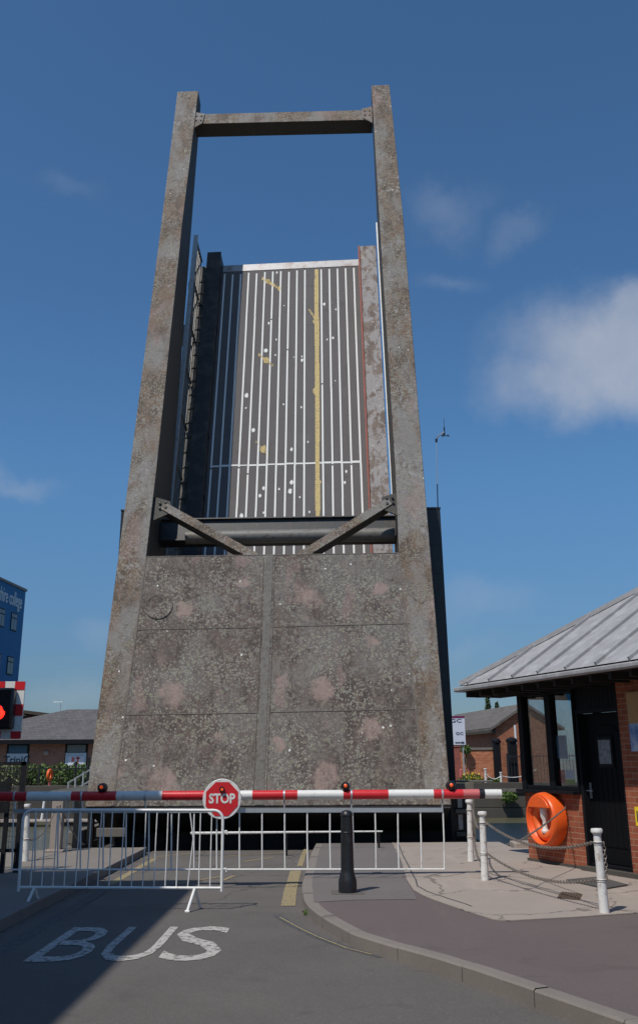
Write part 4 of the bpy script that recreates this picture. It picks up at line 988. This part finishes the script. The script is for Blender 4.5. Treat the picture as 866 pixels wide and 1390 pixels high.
# lifebuoy in its orange housing
tb, zb_ = fc(741, 1112, .12); LBc = fp(tb, zb_, 0)
LB = thing('lifebuoy_housing', LBc, 'bright orange open fronted lifebuoy housing mounted on the cabin brick wall', 'lifebuoy housing')
Rr = .40; g = MB(); seg = 40
def ringpt(a, r, off): return LBc + e*(cos(a)*r) + UP*(sin(a)*r) + nf*off
prof = [(Rr*.98, .012), (Rr, .10), (Rr*.97, .19), (Rr*.93, .235), (Rr*.88, .245), (Rr*.85, .23), (Rr*.84, .04), (.001, .03)]
for i in range(len(prof)-1):
    for k in range(seg):
        a0 = 2*pi*k/seg; a1 = 2*pi*(k+1)/seg; (r0, o0), (r1, o1) = prof[i], prof[i+1]
        g.add([ringpt(a0, r0, o0), ringpt(a1, r0, o0), ringpt(a1, r1, o1), ringpt(a0, r1, o1)], [(0, 1, 2, 3)])
import bmesh
SH = g.build('shell', MT['orange'], LB)
bm = bmesh.new(); bm.from_mesh(SH.data); bmesh.ops.remove_doubles(bm, verts=bm.verts, dist=.001); bmesh.ops.recalc_face_normals(bm, faces=bm.faces); bm.to_mesh(SH.data); bm.free(); SH.data.polygons.foreach_set('use_smooth', [True]*len(SH.data.polygons))
# upper hood closing the top third
g = MB(); pts = []; h0 = .17
a0 = math.asin(h0/(Rr*.87)); arc = [a0+(pi-2*a0)*k/14 for k in range(15)]
poly = [(cos(a)*Rr*.80, sin(a)*Rr*.87) for a in arc]
g.prism(poly, lambda p, q_: LBc+e*p+UP*q_+nf*.225, lambda p, q_: LBc+e*p+UP*q_+nf*.262); g.build('hood', MT['orange'], LB, bevel=.01)
LR2 = thing('lifebuoy', LBc, 'orange ring lifebuoy hanging inside the housing on the cabin wall', 'lifebuoy')
MB().tube([ringpt(2*pi*k/32, .245, .12) for k in range(32)], .07, 12, closed=True).build('ring', MT['orange_in'], LR2)
g = MB(); g.lathe([(.05, -.20), (.06, -.17), (.035, -.12), (.035, -.02), (.06, .03), (.065, .16), (.04, .20)], LBc+nf*.15+UP*-.0, UP, 14); g.build('rope_holder', MT['cast_white'], LR2)
hk = fp(*fc(767, 1097, .03), .03)
o = MB().tube([fp(*fc(767, 1097, .0), .0), hk, hk+UP*.03], .01, 8).build('wall_hook', MT['chain'], origin=hk); tag(o, 'small steel hook fixed in the brickwork right of the orange housing', 'hook')
mid = pp(P2, .83).lerp(pp(P3, .83), .36)+V((0, 0, -.147))
chain('chain', hk, mid, .02, 'short chain running from the wall hook across the lifebuoy opening', ll=.04, r=.004, group=G)

# ------------------------------------------------------------ left waterside
def at_post(bx_, by_, tx, ty): base = at(bx_, by_, z=PZ); return base, at(tx, ty, Y=base.y)
b_, t_ = at_post(35, 1169, 38, 1091)
T, ax = white_post(b_, (t_.x-b_.x, 0), t_.z-b_.z, 'white chain post at the water edge behind the crowd barrier', group=None); LP = (b_, ax, t_.z-b_.z)
cpb = at(76, 1156, z=PZ); cpt = at(78, 1076, Y=cpb.y)
CPO = thing('concrete_post', cpb, 'square pale concrete post at the water edge behind the crowd barrier', 'post')
MB().box((cpb.x-.10, cpb.y-.09, PZ), (cpb.x+.10, cpb.y+.09, cpt.z-.03)).build('shaft', MT['concrete'], CPO, bevel=.012)
MB().box((cpb.x-.17, cpb.y-.14, PZ), (cpb.x+.17, cpb.y+.14, PZ+.04)).build('base', MT['concrete'], CPO, bevel=.01)
MB().box((cpb.x-.12, cpb.y-.11, cpt.z-.03), (cpb.x+.12, cpb.y+.11, cpt.z+.02)).build('cap', MT['concrete'], CPO, bevel=.01)
chain('chain', pp(LP, .40), V((cpb.x, cpb.y-.1, .92)), .22, 'rusty chain from the left white post to the concrete post')
chain('chain', V((cpb.x+.05, cpb.y-.1, .92)), V((cpb.x+.42, cpb.y+.4, .2)), .1, 'chain drooping from the concrete post to the ground on its right')
# dark mesh fence panel and frame
FN = thing('mesh_fence_panel', at(30, 1186, z=PZ), 'dark steel mesh fence panel at the left edge beside the signal', 'fence')
FYp = at(30, 1186, z=PZ).y+.15
pa = at(26, 1184, Y=FYp); pb_ = at(34, 1034, Y=FYp)
g = MB(); g.bar(V((pb_.x, FYp, PZ)), V((pb_.x, FYp, pb_.z)), .075, .06, V((0, 1, 0))); g.bar(V((pb_.x-1.9, FYp, PZ)), V((pb_.x-1.9, FYp, pb_.z)), .075, .06, V((0, 1, 0)))
g.box((pb_.x-1.9, FYp-.03, pb_.z-.05), (pb_.x+.037, FYp+.03, pb_.z)); g.box((pb_.x-1.9, FYp-.03, PZ+.28), (pb_.x, FYp+.03, PZ+.33))
g.build('frame', MT['cast_black'], FN)
pc = at(7, 1190, Y=FYp); g = MB(); g.box((pc.x-.06, FYp-.09, PZ), (pc.x+.0, FYp-.031, 1.45)); g.box((pc.x-.5, FYp-.12, .95), (pc.x, FYp-.092, 1.4)); g.build('gate_stile', MT['cast_black'], FN)
g = MB()
x = pb_.x-1.86
while x < pb_.x: g.tube([V((x, FYp, PZ+.3)), V((x, FYp, pb_.z-.03))], .0025, 4, cap=False); x += .075
z = PZ+.35
while z < pb_.z-.05: g.tube([V((pb_.x-1.88, FYp+.006, z)), V((pb_.x, FYp+.006, z))], .0025, 4, cap=False); z += .075
g.build('mesh_wire', MT['cast_black'], FN)
# wing wall and timber fendering left of bridge
WW = thing('timber_fender', (-5.0, 20, -1), 'stepped timber and stone fendering at the left foot of the bridge', 'fender')
g = MB()
for i in range(6): g.box((-5.02+i*.02, 19.2+i*.02, -1.2+i*.27), (-4.75+.0*i, 26-.4*i, -1.2+i*.27+.235))
g.build('wall_course', MT['stone'], WW, bevel=.02)
g = MB()
for x, y_ in ((-4.7, 19.1), (-4.62, 19.9), (-4.55, 20.6)): g.box((x-.06, y_-.06, -1.2), (x+.06, y_+.06, 1.05))
each(g, 'pile', MT['black_steel'], WW)
tag(MB().box((-4.3, 19.0, .30), (-3.75, 19.1, .46)).build('timber_block', MT['stone'], origin=(-4, 19.05, .3), bevel=.01), 'pale block standing in shade under the counterweight on the left', 'block')
# pontoon
py_ = 37.8; pz = at(60, 1113, Y=py_).z
PN = thing('pontoon', (-14, py_, WZ), 'long pale floating pontoon moored along the far quay', 'pontoon')
g = MB(); g.box((-26, py_-.5, pz-.07), (-8.2, py_+.5, pz+.01)); g.build('walkway', MT['concrete'], PN, bevel=.02)
g = MB()
for k in range(7): g.box((-25.5+k*2.6, py_-.45, WZ-.2), (-24+k*2.6, py_+.45, pz-.071))
each(g, 'float', MT['black'], PN, bevel=.02)
g = MB()
for px_ in (57,):
    a = at(px_, 1113, Y=py_-.2); g.tube([V((a.x, py_-.2, pz)), V((a.x+.06, py_-.2, at(px_, 1083, Y=py_).z))], .05, 8)
g.build('mooring_post', MT['rail_white'], PN)

# far bank fence
def pale_fence(x0, x1, Yf, z0, h, label, mat, sp=.13, posts=2.4):
    T = thing('railing_fence', ((x0+x1)/2, Yf, z0), label, 'fence'); g = MB(); x = x0
    while x < x1: g.box((x-.010, Yf-.010, z0), (x+.010, Yf+.010, z0+h)); x += sp
    for zz in (z0+.12, z0+h-.08): g.box((x0, Yf-.02, zz-.02), (x1, Yf+.02, zz+.02))
    g.build('bars', mat, T); g = MB(); x = x0
    while x <= x1: g.box((x-.035, Yf-.035, z0), (x+.035, Yf+.035, z0+h+.06)); x += posts
    each(g, 'post', mat, T); return T
pale_fence(-22, -9.2, 43, FZ, 1.1, 'black vertical bar railing along the far left quay in front of the hedge', MT['cast_black'])
pale_fence(9.1, 13.0, 47.6, FZ, 1.5, 'thin dark railing between the far gate pillars on the right bank', MT['cast_black'], .16)
# far lifebuoy
lb = at(69, 1052, Y=42.4)
FL = thing('lifebuoy_stand', (lb.x, 42.4, FZ), 'orange lifebuoy seen edge on, fixed to a red post on the far quay', 'lifebuoy')
MB().box((lb.x-.05, 42.35, FZ), (lb.x+.05, 42.45, lb.z-.3)).build('post', MT['faded_red'], FL)
g = MB(); 
for k in range(24): pass
g.tube([V((lb.x+cos(2*pi*k/24)*.03, 42.3+cos(2*pi*k/24)*.2, lb.z+sin(2*pi*k/24)*.20)) for k in range(24)], .065, 10, closed=True); g.build('ring', MT['orange_in'], FL)
# stair handrails rising behind the bridge on the left
a0 = at(93, 1063, Y=33); a1 = at(124, 1040, Y=30)
HR = thing('handrail', (a0.x, a0.y, FZ), 'galvanised stair handrail rising behind the left side of the counterweight', 'handrail')
g = MB()
for dz_ in (0, -.35, -.65): g.tube([a0+V((0, 0, dz_)), a1+V((.6, 0, dz_+.25))], .03, 8)
each(g, 'rail', MT['galv'], HR)
g = MB()
for t in (.02, .35, .7, 1): p = a0.lerp(a1, t); g.tube([p, p-V((0, 0, 1.0))], .03, 8)
each(g, 'post', MT['galv'], HR)
lp0 = at(92, 1076, Y=33); lp1 = at(128, 1068, Y=30)
g = MB(); g.bar(lp0, lp1+V((.6, 0, .0)), 1.2, .16); g.build('landing_slab', MT['shaft'], HR)
g = MB()
for x, y_, h_ in ((94, 1030, 1.5), (112, 1024, 1.5)):
    p = at(x, y_+4, Y=40); g.tube([V((p.x, 41.2, FZ)), V((p.x, 41.2, p.z))], .05, 8)
each(g, 'tall_post', MT['cast_black'], HR)

# foliage helper: many small leaf faces
def leaves(mb, centre, rad, n, size, flat_=.0, rnd=random):
    for _ in range(n):
        while True:
            p = V((rnd.uniform(-1, 1), rnd.uniform(-1, 1), rnd.uniform(-1, 1)))
            if .35 < p.length < 1: break
        c = centre+V((p.x*rad[0], p.y*rad[1], p.z*rad[2]))
        a = V((rnd.gauss(0, 1), rnd.gauss(0, 1), rnd.gauss(0, 1))).normalized(); b = a.orthogonal().normalized()
        s_ = size*rnd.uniform(.6, 1.4); b = (b*cos(1)+a.cross(b)*sin(rnd.uniform(0, 6))).normalized()
        mb.add([c-a*s_, c+b*s_*.45, c+a*s_, c-b*s_*.45], [(0, 1, 2, 3)])
def hedge(x0, x1, Yh, z0, h, d, label, mat, n=None, name='hedge'):
    T = thing(name, ((x0+x1)/2, Yh, z0), label, 'hedge'); g = MB(); k = int((x1-x0)/.35)
    for i in range(k):
        cx_ = x0+(i+.5)*(x1-x0)/k; hh = h*random.uniform(.96, 1.03); leaves(g, V((cx_, Yh, z0+hh*.5)), (.34, d, hh*.52), 520, .08)
    g.build('foliage', mat, T, smooth=False)
    g = MB(); x = x0+.3
    while x < x1: g.tube([V((x, Yh, z0)), V((x+random.uniform(-.1, .1), Yh, z0+h*.7))], [.03, .012], 6); x += .6
    g.build('stem', MT['tree_bark'], T)
hx0 = at(14, 1040, Y=45).x
hedge(hx0, at(150, 1040, Y=45).x, 45.0, FZ, at(60, 1037, Y=45).z-FZ, .5, 'dark clipped hedge behind the railing in front of the low brick building', MT['hedge'])
hedge(at(-40, 1040, Y=44.2).x, at(30, 1040, Y=44.2).x, 44.2, FZ, at(10, 1035, Y=44.2).z-FZ, .45, 'pale variegated shrub row seen through the dark frame at the left edge', MT['shrub'])

# ------------------------------------------------------------ low brick building with slate roof
LY = 60.0
lb0 = at(-60, 1007, Y=LY); lb1 = at(190, 1007, Y=LY); ez = at(60, 1007, Y=LY).z
lbm = bricks('low_building_brick', (1, 0, 0), (.27, .13, .09), (.33, .17, .12), (.28, .22, .18))
LBB = thing('brick_building', (lb0.x, LY, FZ), 'low brown brick building with grey hipped slate roof on the far left bank', 'building')
g = MB(); g.box((lb0.x-6, LY, FZ-.2), (lb1.x, LY+11, ez)); g.build('wall', lbm, LBB, smooth=False)
def hip(x0, x1, y0, y1, z0, rise, rx0, rx1, mat, parent, name='roof', th=.18):
    g = MB(); ym = (y0+y1)/2; a, b, c, d, r0, r1 = V((x0, y0, z0)), V((x1, y0, z0)), V((x1, y1, z0)), V((x0, y1, z0)), V((rx0, ym, z0+rise)), V((rx1, ym, z0+rise))
    g.add([a, b, c, d, r0, r1]+[p-V((0, 0, th)) for p in (a, b, c, d)], [(0, 1, 5, 4), (1, 2, 5), (2, 3, 4, 5), (3, 0, 4), (9, 8, 7, 6), (0, 6, 7, 1), (1, 7, 8, 2), (2, 8, 9, 3), (3, 9, 6, 0)])
    return g.build(name, mat, parent, smooth=False)
rz = at(92, 963, Y=LY+5.0).z
def tiled(name, base, v, course=.22, rib=.3, d=(1, 0, 0)):
    m, t, b = newmat(name); P = pos(t); u = t.vmath('DOT_PRODUCT', P, d); z = t.node('ShaderNodeSeparateXYZ', {'Vector': P}).outputs[2]
    cv = t.node('ShaderNodeCombineXYZ', {'X': u, 'Y': z}).outputs[0]
    br = t.node('ShaderNodeTexBrick', {'Vector': cv, 'Color1': (*[x*(1-v) for x in base], 1), 'Color2': (*[x*(1+v) for x in base], 1), 'Mortar': (*[x*.55 for x in base], 1), 'Scale': 1.0, 'Mortar Size': .012, 'Brick Width': rib, 'Row Height': course*.55, 'Bias': 0.0})
    c = t.mix(t.math('MULTIPLY', t.ramp(t.noise(P, .8, 6, .6), .4, .7), .4), br.outputs[0], tuple(x*1.35 for x in base))
    setin(t, b, 'Base Color', c); setin(t, b, 'Roughness', .8); bump(t, b, br.outputs[1], -.4, .03); return m
MT['slates'] = tiled('slate_courses', (.105, .098, .1), .18); MT['oldslates'] = tiled('weathered_slate_courses', (.13, .115, .10), .22, d=(-.163, .987, 0))
hip(at(-110, 1007, Y=LY-.5).x, lb1.x+1, LY-.6, LY+11.4, ez+.12, rz-ez-.1, at(92, 963, Y=LY+5).x, lb1.x-2, MT['slates'], LBB)
g = MB(); g.box((lb0.x-6.5, LY-.66, ez-.14), (lb1.x+1, LY-.60, ez+.12)); g.build('gutter', MT['navy'], LBB)
def bay(x0, x1, y0, y1, ys, label_mat, mats, nm='window'):
    a = at(x0, y0, Y=LY-.02); b = at(x1, y1, Y=LY-.02); zs = at(x0, ys, Y=LY-.02).z
    f = MB().box((a.x, LY-.05, b.z), (b.x, LY-.005, ez-.05)).build(nm, MT['navy'], LBB)
    MB().box((a.x+.12, LY-.06, zs+.03), (b.x-.12, LY-.052, ez-.2)).build('pane', mats[0], f); s_ = MB().box((a.x+.05, LY-.09, b.z), (b.x-.05, LY-.053, zs)).build('sign_panel', mats[1], f); return a, b, zs, s_
a, b, zs, s_ = bay(11, 39, 1008, 1034, 1023, None, (MT['blue_dark'], MT['pale_letters']))
g = MB(); text_mb(g, 'TriniC', .62, V(((a.x+b.x)/2, LY-.10, (b.z+zs)/2-.15)), V((1, 0, 0)), V((0, 0, 1)), V((0, -1, 0)), .01, bold=.01); 
g.build('lettering', MT['ink'], s_)
a, b, zs, s_ = bay(90, 118, 1008, 1042, 1022, None, (MT['glass_far'], MT['pale_letters']))
g = MB(); g.mat(MT['sign_lilac']); g.box((a.x+.25, LY-.11, b.z+.0), (b.x-.18, LY-.095, zs-.22)); g.mat(MT['faded_red']); g.box((a.x+.45, LY-.125, b.z+.35), (a.x+.62, LY-.112, b.z+.62)); g.box((a.x+.78, LY-.125, b.z+.28), (a.x+.88, LY-.112, b.z+.66)); g.box((a.x+.70, LY-.125, b.z+.52), (a.x+.98, LY-.1121, b.z+.6)); g.build('poster_panel', None, s_)
p = at(63, 1022, Y=LY-.1); MB().lathe([(.16, 0), (.16, .08), (.1, .14), (.001, .16)], V((p.x, LY-.005, p.z)), V((0, -1, 0)), 14).build('wall_lamp', MT['concrete'], LBB)
# TV aerial on roof
p = at(83, 963, Y=LY+3); q_ = at(83, 953, Y=LY+3)
AE = MB().tube([p-V((0, 0, .5)), q_], .02, 6).tube([q_-V((.5, 0, 0)), q_+V((.1, 0, 0))], .015, 5).build('roof_aerial', MT['galv'], LBB)
# brick building behind it
BB = thing('brick_building', (at(20, 975, Y=80).x, 80, FZ), 'dark brick block with flat eaves just visible behind the low slate roof', 'building')
a = at(-60, 962, Y=80); b = at(66, 968, Y=80)
g = MB(); g.box((a.x, 80, FZ), (b.x, 90, at(40, 971, Y=80).z)); g.build('wall', bricks('rear_brick', (1, 0, 0), (.2, .08, .05), (.25, .1, .07), (.2, .16, .13)), BB)
za = at(66, 970, Y=79.5).z; g = MB(); g.prism([(a.x-1, za+1.2), (b.x+1, za+.02), (b.x+1, za-.25), (a.x-1, za+.95)], lambda x, z: V((x, 79.4, z)), lambda x, z: V((x, 91, z))); g.build('roof', MT['timber'], BB)
g = MB()
for x in range(8): g.box((b.x-1.2-x*1.4, 79.95, at(40, 990, Y=80).z), (b.x-.6-x*1.4, 79.998, at(40, 976, Y=80).z))
each(g, 'window', MT['glass_far'], BB)

# blue college building
cd = V((.08, .997, 0)).normalized(); cn = V((.997, -.08, 0)).normalized()
cc0 = at(35.5, 803, Y=90); ctz = cc0.z; cc0 = V((cc0.x, cc0.y, 0))
CL = thing('college_building', V((cc0.x, cc0.y, FZ)), 'tall dark blue clad college building at the left edge of the view', 'building')
CBs = (cd, V((0, 0, 1)), cn)
g = MB(); g.box((-46, FZ, -16), (0, ctz, 0), CBs, cc0); g.build('wall', MT['blue_clad'], CL, smooth=False)
g = MB(); g.box((-46.1, ctz, -16.1), (.1, ctz+.22, .12), CBs, cc0); g.build('parapet', MT['shaft'], CL)
def col_uv(px, py): r_ = ray(px, py); c = V((0, 0, EYE)); t = (cc0-c).dot(cn)/r_.dot(cn); q = c+r_*t-cc0; return q.dot(cd), q.z
ua, za1 = col_uv(25, 828); ub, zb1 = col_uv(16, 857); uc, _ = col_uv(8, 826)
wl_ = abs(ua-ub)*.8; pitch_ = 2.9
z_rows = [(col_uv(20, 857)[1], col_uv(20, 832)[1])]; z_rows.append((col_uv(17, 917)[1], col_uv(17, 893)[1]))
rowh = z_rows[0][0]-z_rows[1][0]
for rr in range(4):
    z0_, z1_ = z_rows[0][0]-rr*rowh, z_rows[0][1]-rr*rowh
    for k in range(14):
        u1_ = ua-.1-k*pitch_; f = MB().box((u1_-1.35, z0_, .002), (u1_, z1_, .05), CBs, cc0).build('window', MT['navy'], CL)
        g = MB()
        for j in (0, 1): g.box((u1_-1.27+j*.64, z0_+.1, .051), (u1_-.70+j*.64, z1_-.55, .06), CBs, cc0); g.box((u1_-1.27+j*.64, z1_-.45, .051), (u1_-.70+j*.64, z1_-.1, .06), CBs, cc0)
        g.build('pane', MT['glass_far'], f)
u1_, z1_ = col_uv(31.5, 820); u0_, z0_ = col_uv(0, 803)
g = MB(); text_mb(g, 'gloucestershire college', 1.75, cc0+cd*(-.75)+V((0, 0, col_uv(15, 812)[1]))+cn*.03, cd, V((0, 0, 1)), cn, .03, .62, 1.05, align='RIGHT', bold=.02); g.build('lettering', MT['pale_letters'], CL)

# ------------------------------------------------------------ right bank
ed = V((-.163, .987, 0)).normalized(); er = V((.987, .163, 0)).normalized()
B0 = at(672, 987, Y=50); eavez = B0.z; B0 = V((B0.x, B0.y, 0))
rb = bricks('gable_brick', tuple(er), (.30, .085, .04), (.40, .14, .065), (.34, .23, .15)); rb2 = bricks('eave_wall_brick', tuple(ed), (.28, .10, .06), (.36, .14, .08), (.3, .24, .18))
BR2 = thing('brick_warehouse', V((B0.x, B0.y, FZ)), 'old red brick gabled shed with weathered slate roof on the far right bank', 'building')
HWd = 1.7; slope = .62
g = MB().mat(rb); g.prism([(0, FZ), (2*HWd, FZ), (2*HWd, eavez), (HWd, eavez+HWd*slope), (0, eavez)], lambda u, z: B0+er*u+V((0, 0, z)), lambda u, z: B0+er*u+ed*.3+V((0, 0, z)))
g.mat(rb2); g.box((0, FZ, .3), (.3, eavez, 12), (er, V((0, 0, 1)), ed), B0); g.box((2*HWd-.3, FZ, .3), (2*HWd, eavez, 12), (er, V((0, 0, 1)), ed), B0)
g.build('wall', None, BR2, smooth=False)
g = MB()
for sgn in (0, 1):
    f_ = (lambda u: u) if not sgn else (lambda u: 2*HWd-u)
    g.prism([(-.3, eavez-.3*slope+.02), (HWd, eavez+HWd*slope+.02), (HWd, eavez+HWd*slope+.16), (-.3, eavez-.3*slope+.16)], lambda u, z: B0+er*f_(u)+ed*(-.2)+V((0, 0, z)), lambda u, z: B0+er*f_(u)+ed*12.2+V((0, 0, z)))
RF2 = g.build('roof', MT['oldslates'], BR2, smooth=False)
g = MB(); g.box((-.34, eavez-.30, -.1), (-.02, eavez-.17, 12), (er, V((0, 0, 1)), ed), B0); g.build('gutter', MT['timber'], RF2)
g = MB(); g.box((1.0, eavez-.9, -.03), (1.1, eavez+.1, -.005), (er, V((0, 0, 1)), ed), B0); g.build('vent_pipe', MT['sign_white'], BR2)
# yard wall
wa = at(600, 1018, Y=49); wb = at(671, 1016.5, Y=48.4)
YW = thing('yard_wall', V((wa.x, wa.y, FZ)), 'weathered red brick yard wall with pale coping left of the far gate pillars', 'wall')
wd = (wb-wa); wd.z = 0; L = wd.length; wd.normalize(); wn_ = V((wd.y, -wd.x, 0))
if wn_.y > 0: wn_ = -wn_
g = MB(); g.box((-3, FZ, -.25), (L, wb.z-.06, 0), (wd, UP, wn_), V((wa.x, wa.y, 0))); g.build('brickwork', bricks('yard_wall_brick', tuple(wd), (.36, .10, .045), (.48, .18, .09), (.40, .28, .18)), YW, smooth=False)
g = MB(); g.box((-3, wb.z-.06, -.30), (L, wb.z+.06, .05), (wd, UP, wn_), V((wa.x, wa.y, 0))); g.build('coping', MT['stone'], YW, bevel=.02)
# gate pillars
for i, (x, y0, hw_, lab) in enumerate(((673, 1007, .17, 'navy painted gate pillar with flat cap at the end of the far brick wall'), (694, 1006, .21, 'thicker navy gate pillar with flat cap seen close beside the cabin corner'))):
    p = at(x, y0, Y=48.0); T = thing('gate_pillar', V((p.x, 48, FZ)), lab, 'gate pillar', 'gate pillars on the far right bank')
    MB().box((p.x-hw_, 48-hw_, FZ), (p.x+hw_, 48+hw_, p.z-.05)).build('shaft', MT['navy'], T, bevel=.03)
    MB().lathe([(hw_*1.35, 0), (hw_*1.4, .05), (hw_*1.35, .12), (hw_*.9, .2), (.01, .24)], V((p.x, 48, p.z-.05)), seg=16).build('cap', MT['navy'], T)
# sign board
sb0 = at(606, 972, Y=44); sb1 = at(632, 1011, Y=44)
SB = thing('sign_board', V(((sb0.x+sb1.x)/2, 44, FZ)), 'white notice board with purple top strip standing on the far quay behind the bridge tower', 'sign')
g = MB().mat(MT['sign_lilac']); g.box((sb0.x, 44, sb1.z), (sb1.x, 44.05, sb0.z-.1)); g.mat(MT['purple']); g.box((sb0.x, 43.995, sb0.z-.099), (sb1.x, 44.05, sb0.z)); PN2 = g.build('panel', None, SB)
g = MB(); wS = sb1.x-sb0.x
def sbt(px, py, s, txt, sx_=1.2): 
    p = at(px, py, Y=43.99); text_mb(g, txt, s, V((p.x, 43.99, p.z)), V((1, 0, 0)), V((0, 0, 1)), V((0, -1, 0)), .003, sx_, 1)
sbt(618.5, 978.5, .22, 'GC', 1.7); sbt(623.5, 995.8, .17, 'GC', 1.5)
p = at(624, 1008, Y=43.98); g.box((p.x-.22, 43.985, p.z-.02), (p.x+.1, 43.995, p.z+.02)); g.prism([(p.x+.1, p.z-.06), (p.x+.22, p.z), (p.x+.1, p.z+.06)], lambda x, z: V((x, 43.985, z)), lambda x, z: V((x, 43.995, z)))
g.build('lettering', MT['ink'], PN2)
g = MB(); 
for x in (sb0.x+.08, sb1.x-.12): g.tube([V((x, 44.09, FZ)), V((x, 44.09, sb0.z-.05))], .035, 8)
each(g, 'post', MT['galv'], SB)
# far white post, red pole, rust door, shrubs
p = at(659.5, 1067, Y=42.0); t_ = at(659.5, 1043, Y=42.0)
T, ax = white_post(V((p.x, 42.0, FZ+.1)), (0, 0), t_.z-FZ-.1, 'small white chain post on the far right quay below the brick wall', r=.055, group=None); T.name = 'chain_post'
p2 = at(680, 1060, Y=42.0); t2_ = at(680, 1048, Y=42.0)
T, ax = white_post(V((p2.x, 42.0, FZ+.1)), (0, 0), t2_.z-FZ-.1, 'short far white chain post between the two navy gate pillars', r=.05, group=None)
for A_, B_, lab in ((V((p.x, 42, t_.z-.2)), V((p2.x, 42, t2_.z-.15)), 'far chain between two white posts below the gate pillars'), (V((p2.x, 42, t2_.z-.15)), V((p2.x+1.6, 42.3, t2_.z+.1)), 'far chain running from the short white post towards the cabin corner')):
    g = MB(); g.tube([A_.lerp(B_, k/8)-V((0, 0, .18*4*(k/8)*(1-k/8))) for k in range(9)], .018, 6); tag(g.build('chain', MT['cast_white'], origin=A_), lab, 'chain')
p = at(626, 1065, Y=41.8); t_ = at(624.5, 1045, Y=41.8); tag(MB().lathe([(.055, 0), (.055, t_.z-FZ-.1), (.02, t_.z-FZ-.06)], V((p.x, 41.8, FZ+.1)), seg=10).build('red_post', MT['faded_red'], origin=(p.x, 41.8, FZ+.1)), 'short faded red post on the far right quay beside the yellow flowers', 'post')
p = at(621, 1026, Y=46)
DP = thing('waste_bin', V((p.x, 46, FZ)), 'rust red cabinet against the far brick yard wall below the notice board', 'cabinet')
MB().box((p.x-.35, 45.8, FZ), (p.x+.1, 46.2, at(621, 1014, Y=46).z)).build('body', MT['redlead'], DP, bevel=.02); MB().box((p.x-.38, 45.77, at(621, 1014, Y=46).z), (p.x+.13, 46.23, at(621, 1014, Y=46).z+.05)).build('lid', MT['redlead'], DP)
def shrub(px, py, Y_, rad, label, blossom=False, n=500):
    p = at(px, py, Y=Y_); T = thing('flowering_shrub' if blossom else 'shrub', V((p.x, Y_, FZ)), label, 'shrub')
    g = MB(); leaves(g, p, rad, n, .07); g.build('foliage', MT['hedge'], T, smooth=False)
    if blossom: g = MB(); leaves(g, p+V((0, -.05, .12)), (rad[0]*.9, rad[1], rad[2]*.8), n//3, .05); g.build('blossom', MT['blossom'], T, smooth=False)
    g = MB(); g.tube([V((p.x, Y_, FZ)), p], .03, 6); g.build('stem', MT['tree_bark'], T)
shrub(639, 1061, 41.7, (.55, .3, .35), 'low yellow flowering shrub on the far quay right of the counterweight', True)
shrub(668, 1064, 43.0, (.45, .3, .25), 'low green shrub between the far white post and the gate pillar')
shrub(632, 1018, 48.4, (.25, .2, .2), 'tuft of weeds growing on top of the far brick yard wall')
shrub(690, 1082, 40.7, (.4, .2, .2), 'weeds growing out of the far quay wall by the cabin corner')
# conifer tip
def conifer(px, py, Y_, wdt, label):
    top = at(px, py, Y=Y_); T = thing('conifer_tree', V((top.x, Y_, FZ)), label, 'tree'); H = top.z-FZ
    g = MB(); g.tube([V((top.x, Y_, FZ)), V((top.x+.1, Y_, FZ+H*.6)), V((top.x, Y_, FZ+H))], [.28, .15, .02], 8); g.build('trunk', MT['tree_bark'], T)
    g = MB(); z = .8
    while z < H-.1:
        rr = wdt*(1-z/H)+.10
        for k in range(4):
            a = random.uniform(0, 6.28); leaves(g, V((top.x+cos(a)*rr*.55, Y_+sin(a)*rr*.55, FZ+z+random.uniform(-.1, .1))), (rr*.5, rr*.5, .22), 26, .12)
        z += .28
    g.build('crown', MT['conifer'], T, smooth=False)
conifer(661, 939, 75, .75, 'slim conifer tip showing above the old slate roof on the right'); conifer(674, 953, 78, .6, 'shorter conifer tip beside the taller one above the slate roof')

# weeds in the kerb
p = at(421, 1243, z=0); T = MB(); leaves(T, p+V((0, 0, .03)), (.10, .05, .035), 70, .02); tag(T.build('weed_tuft', MT['moss'], origin=p, smooth=False), 'small green weed tuft at the foot of the curved kerb', 'weeds')

# ------------------------------------------------------------ warehouse left of the camera whose shadow crosses the road
WHm = bricks('warehouse_brick', (0, 1, 0), (.26, .11, .07), (.34, .15, .10), (.3, .25, .2))
WH = thing('dockside_warehouse', (-9, 0, 0), 'tall brick dockside warehouse standing left of the road and shading it', 'building')
g = MB(); g.box((-16, -14, -.1), (-5.68, 9.7, 9.85)); g.build('wall', WHm, WH, smooth=False)
g = MB(); g.box((-16.2, -14.15, 9.85), (-5.55, 9.8, 10.0)); g.build('parapet', MT['stone'], WH, bevel=.02)
for k in range(5):
    for r_ in range(3):
        y0 = -12+k*4; z0 = 1.1+r_*3.1
        f = MB().box((-5.679, y0, z0), (-5.63, y0+1.3, z0+1.7)).build('window', MT['sign_white'], WH)
        g = MB()
        for i in range(2):
            for j in range(3): g.box((-5.629, y0+.08+i*.6, z0+.08+j*.54), (-5.62, y0+.62+i*.6, z0+.56+j*.54))
        g.build('pane', MT['glass_far'], f)
S.cycles.max_bounces = 6; S.cycles.transparent_max_bounces = 8
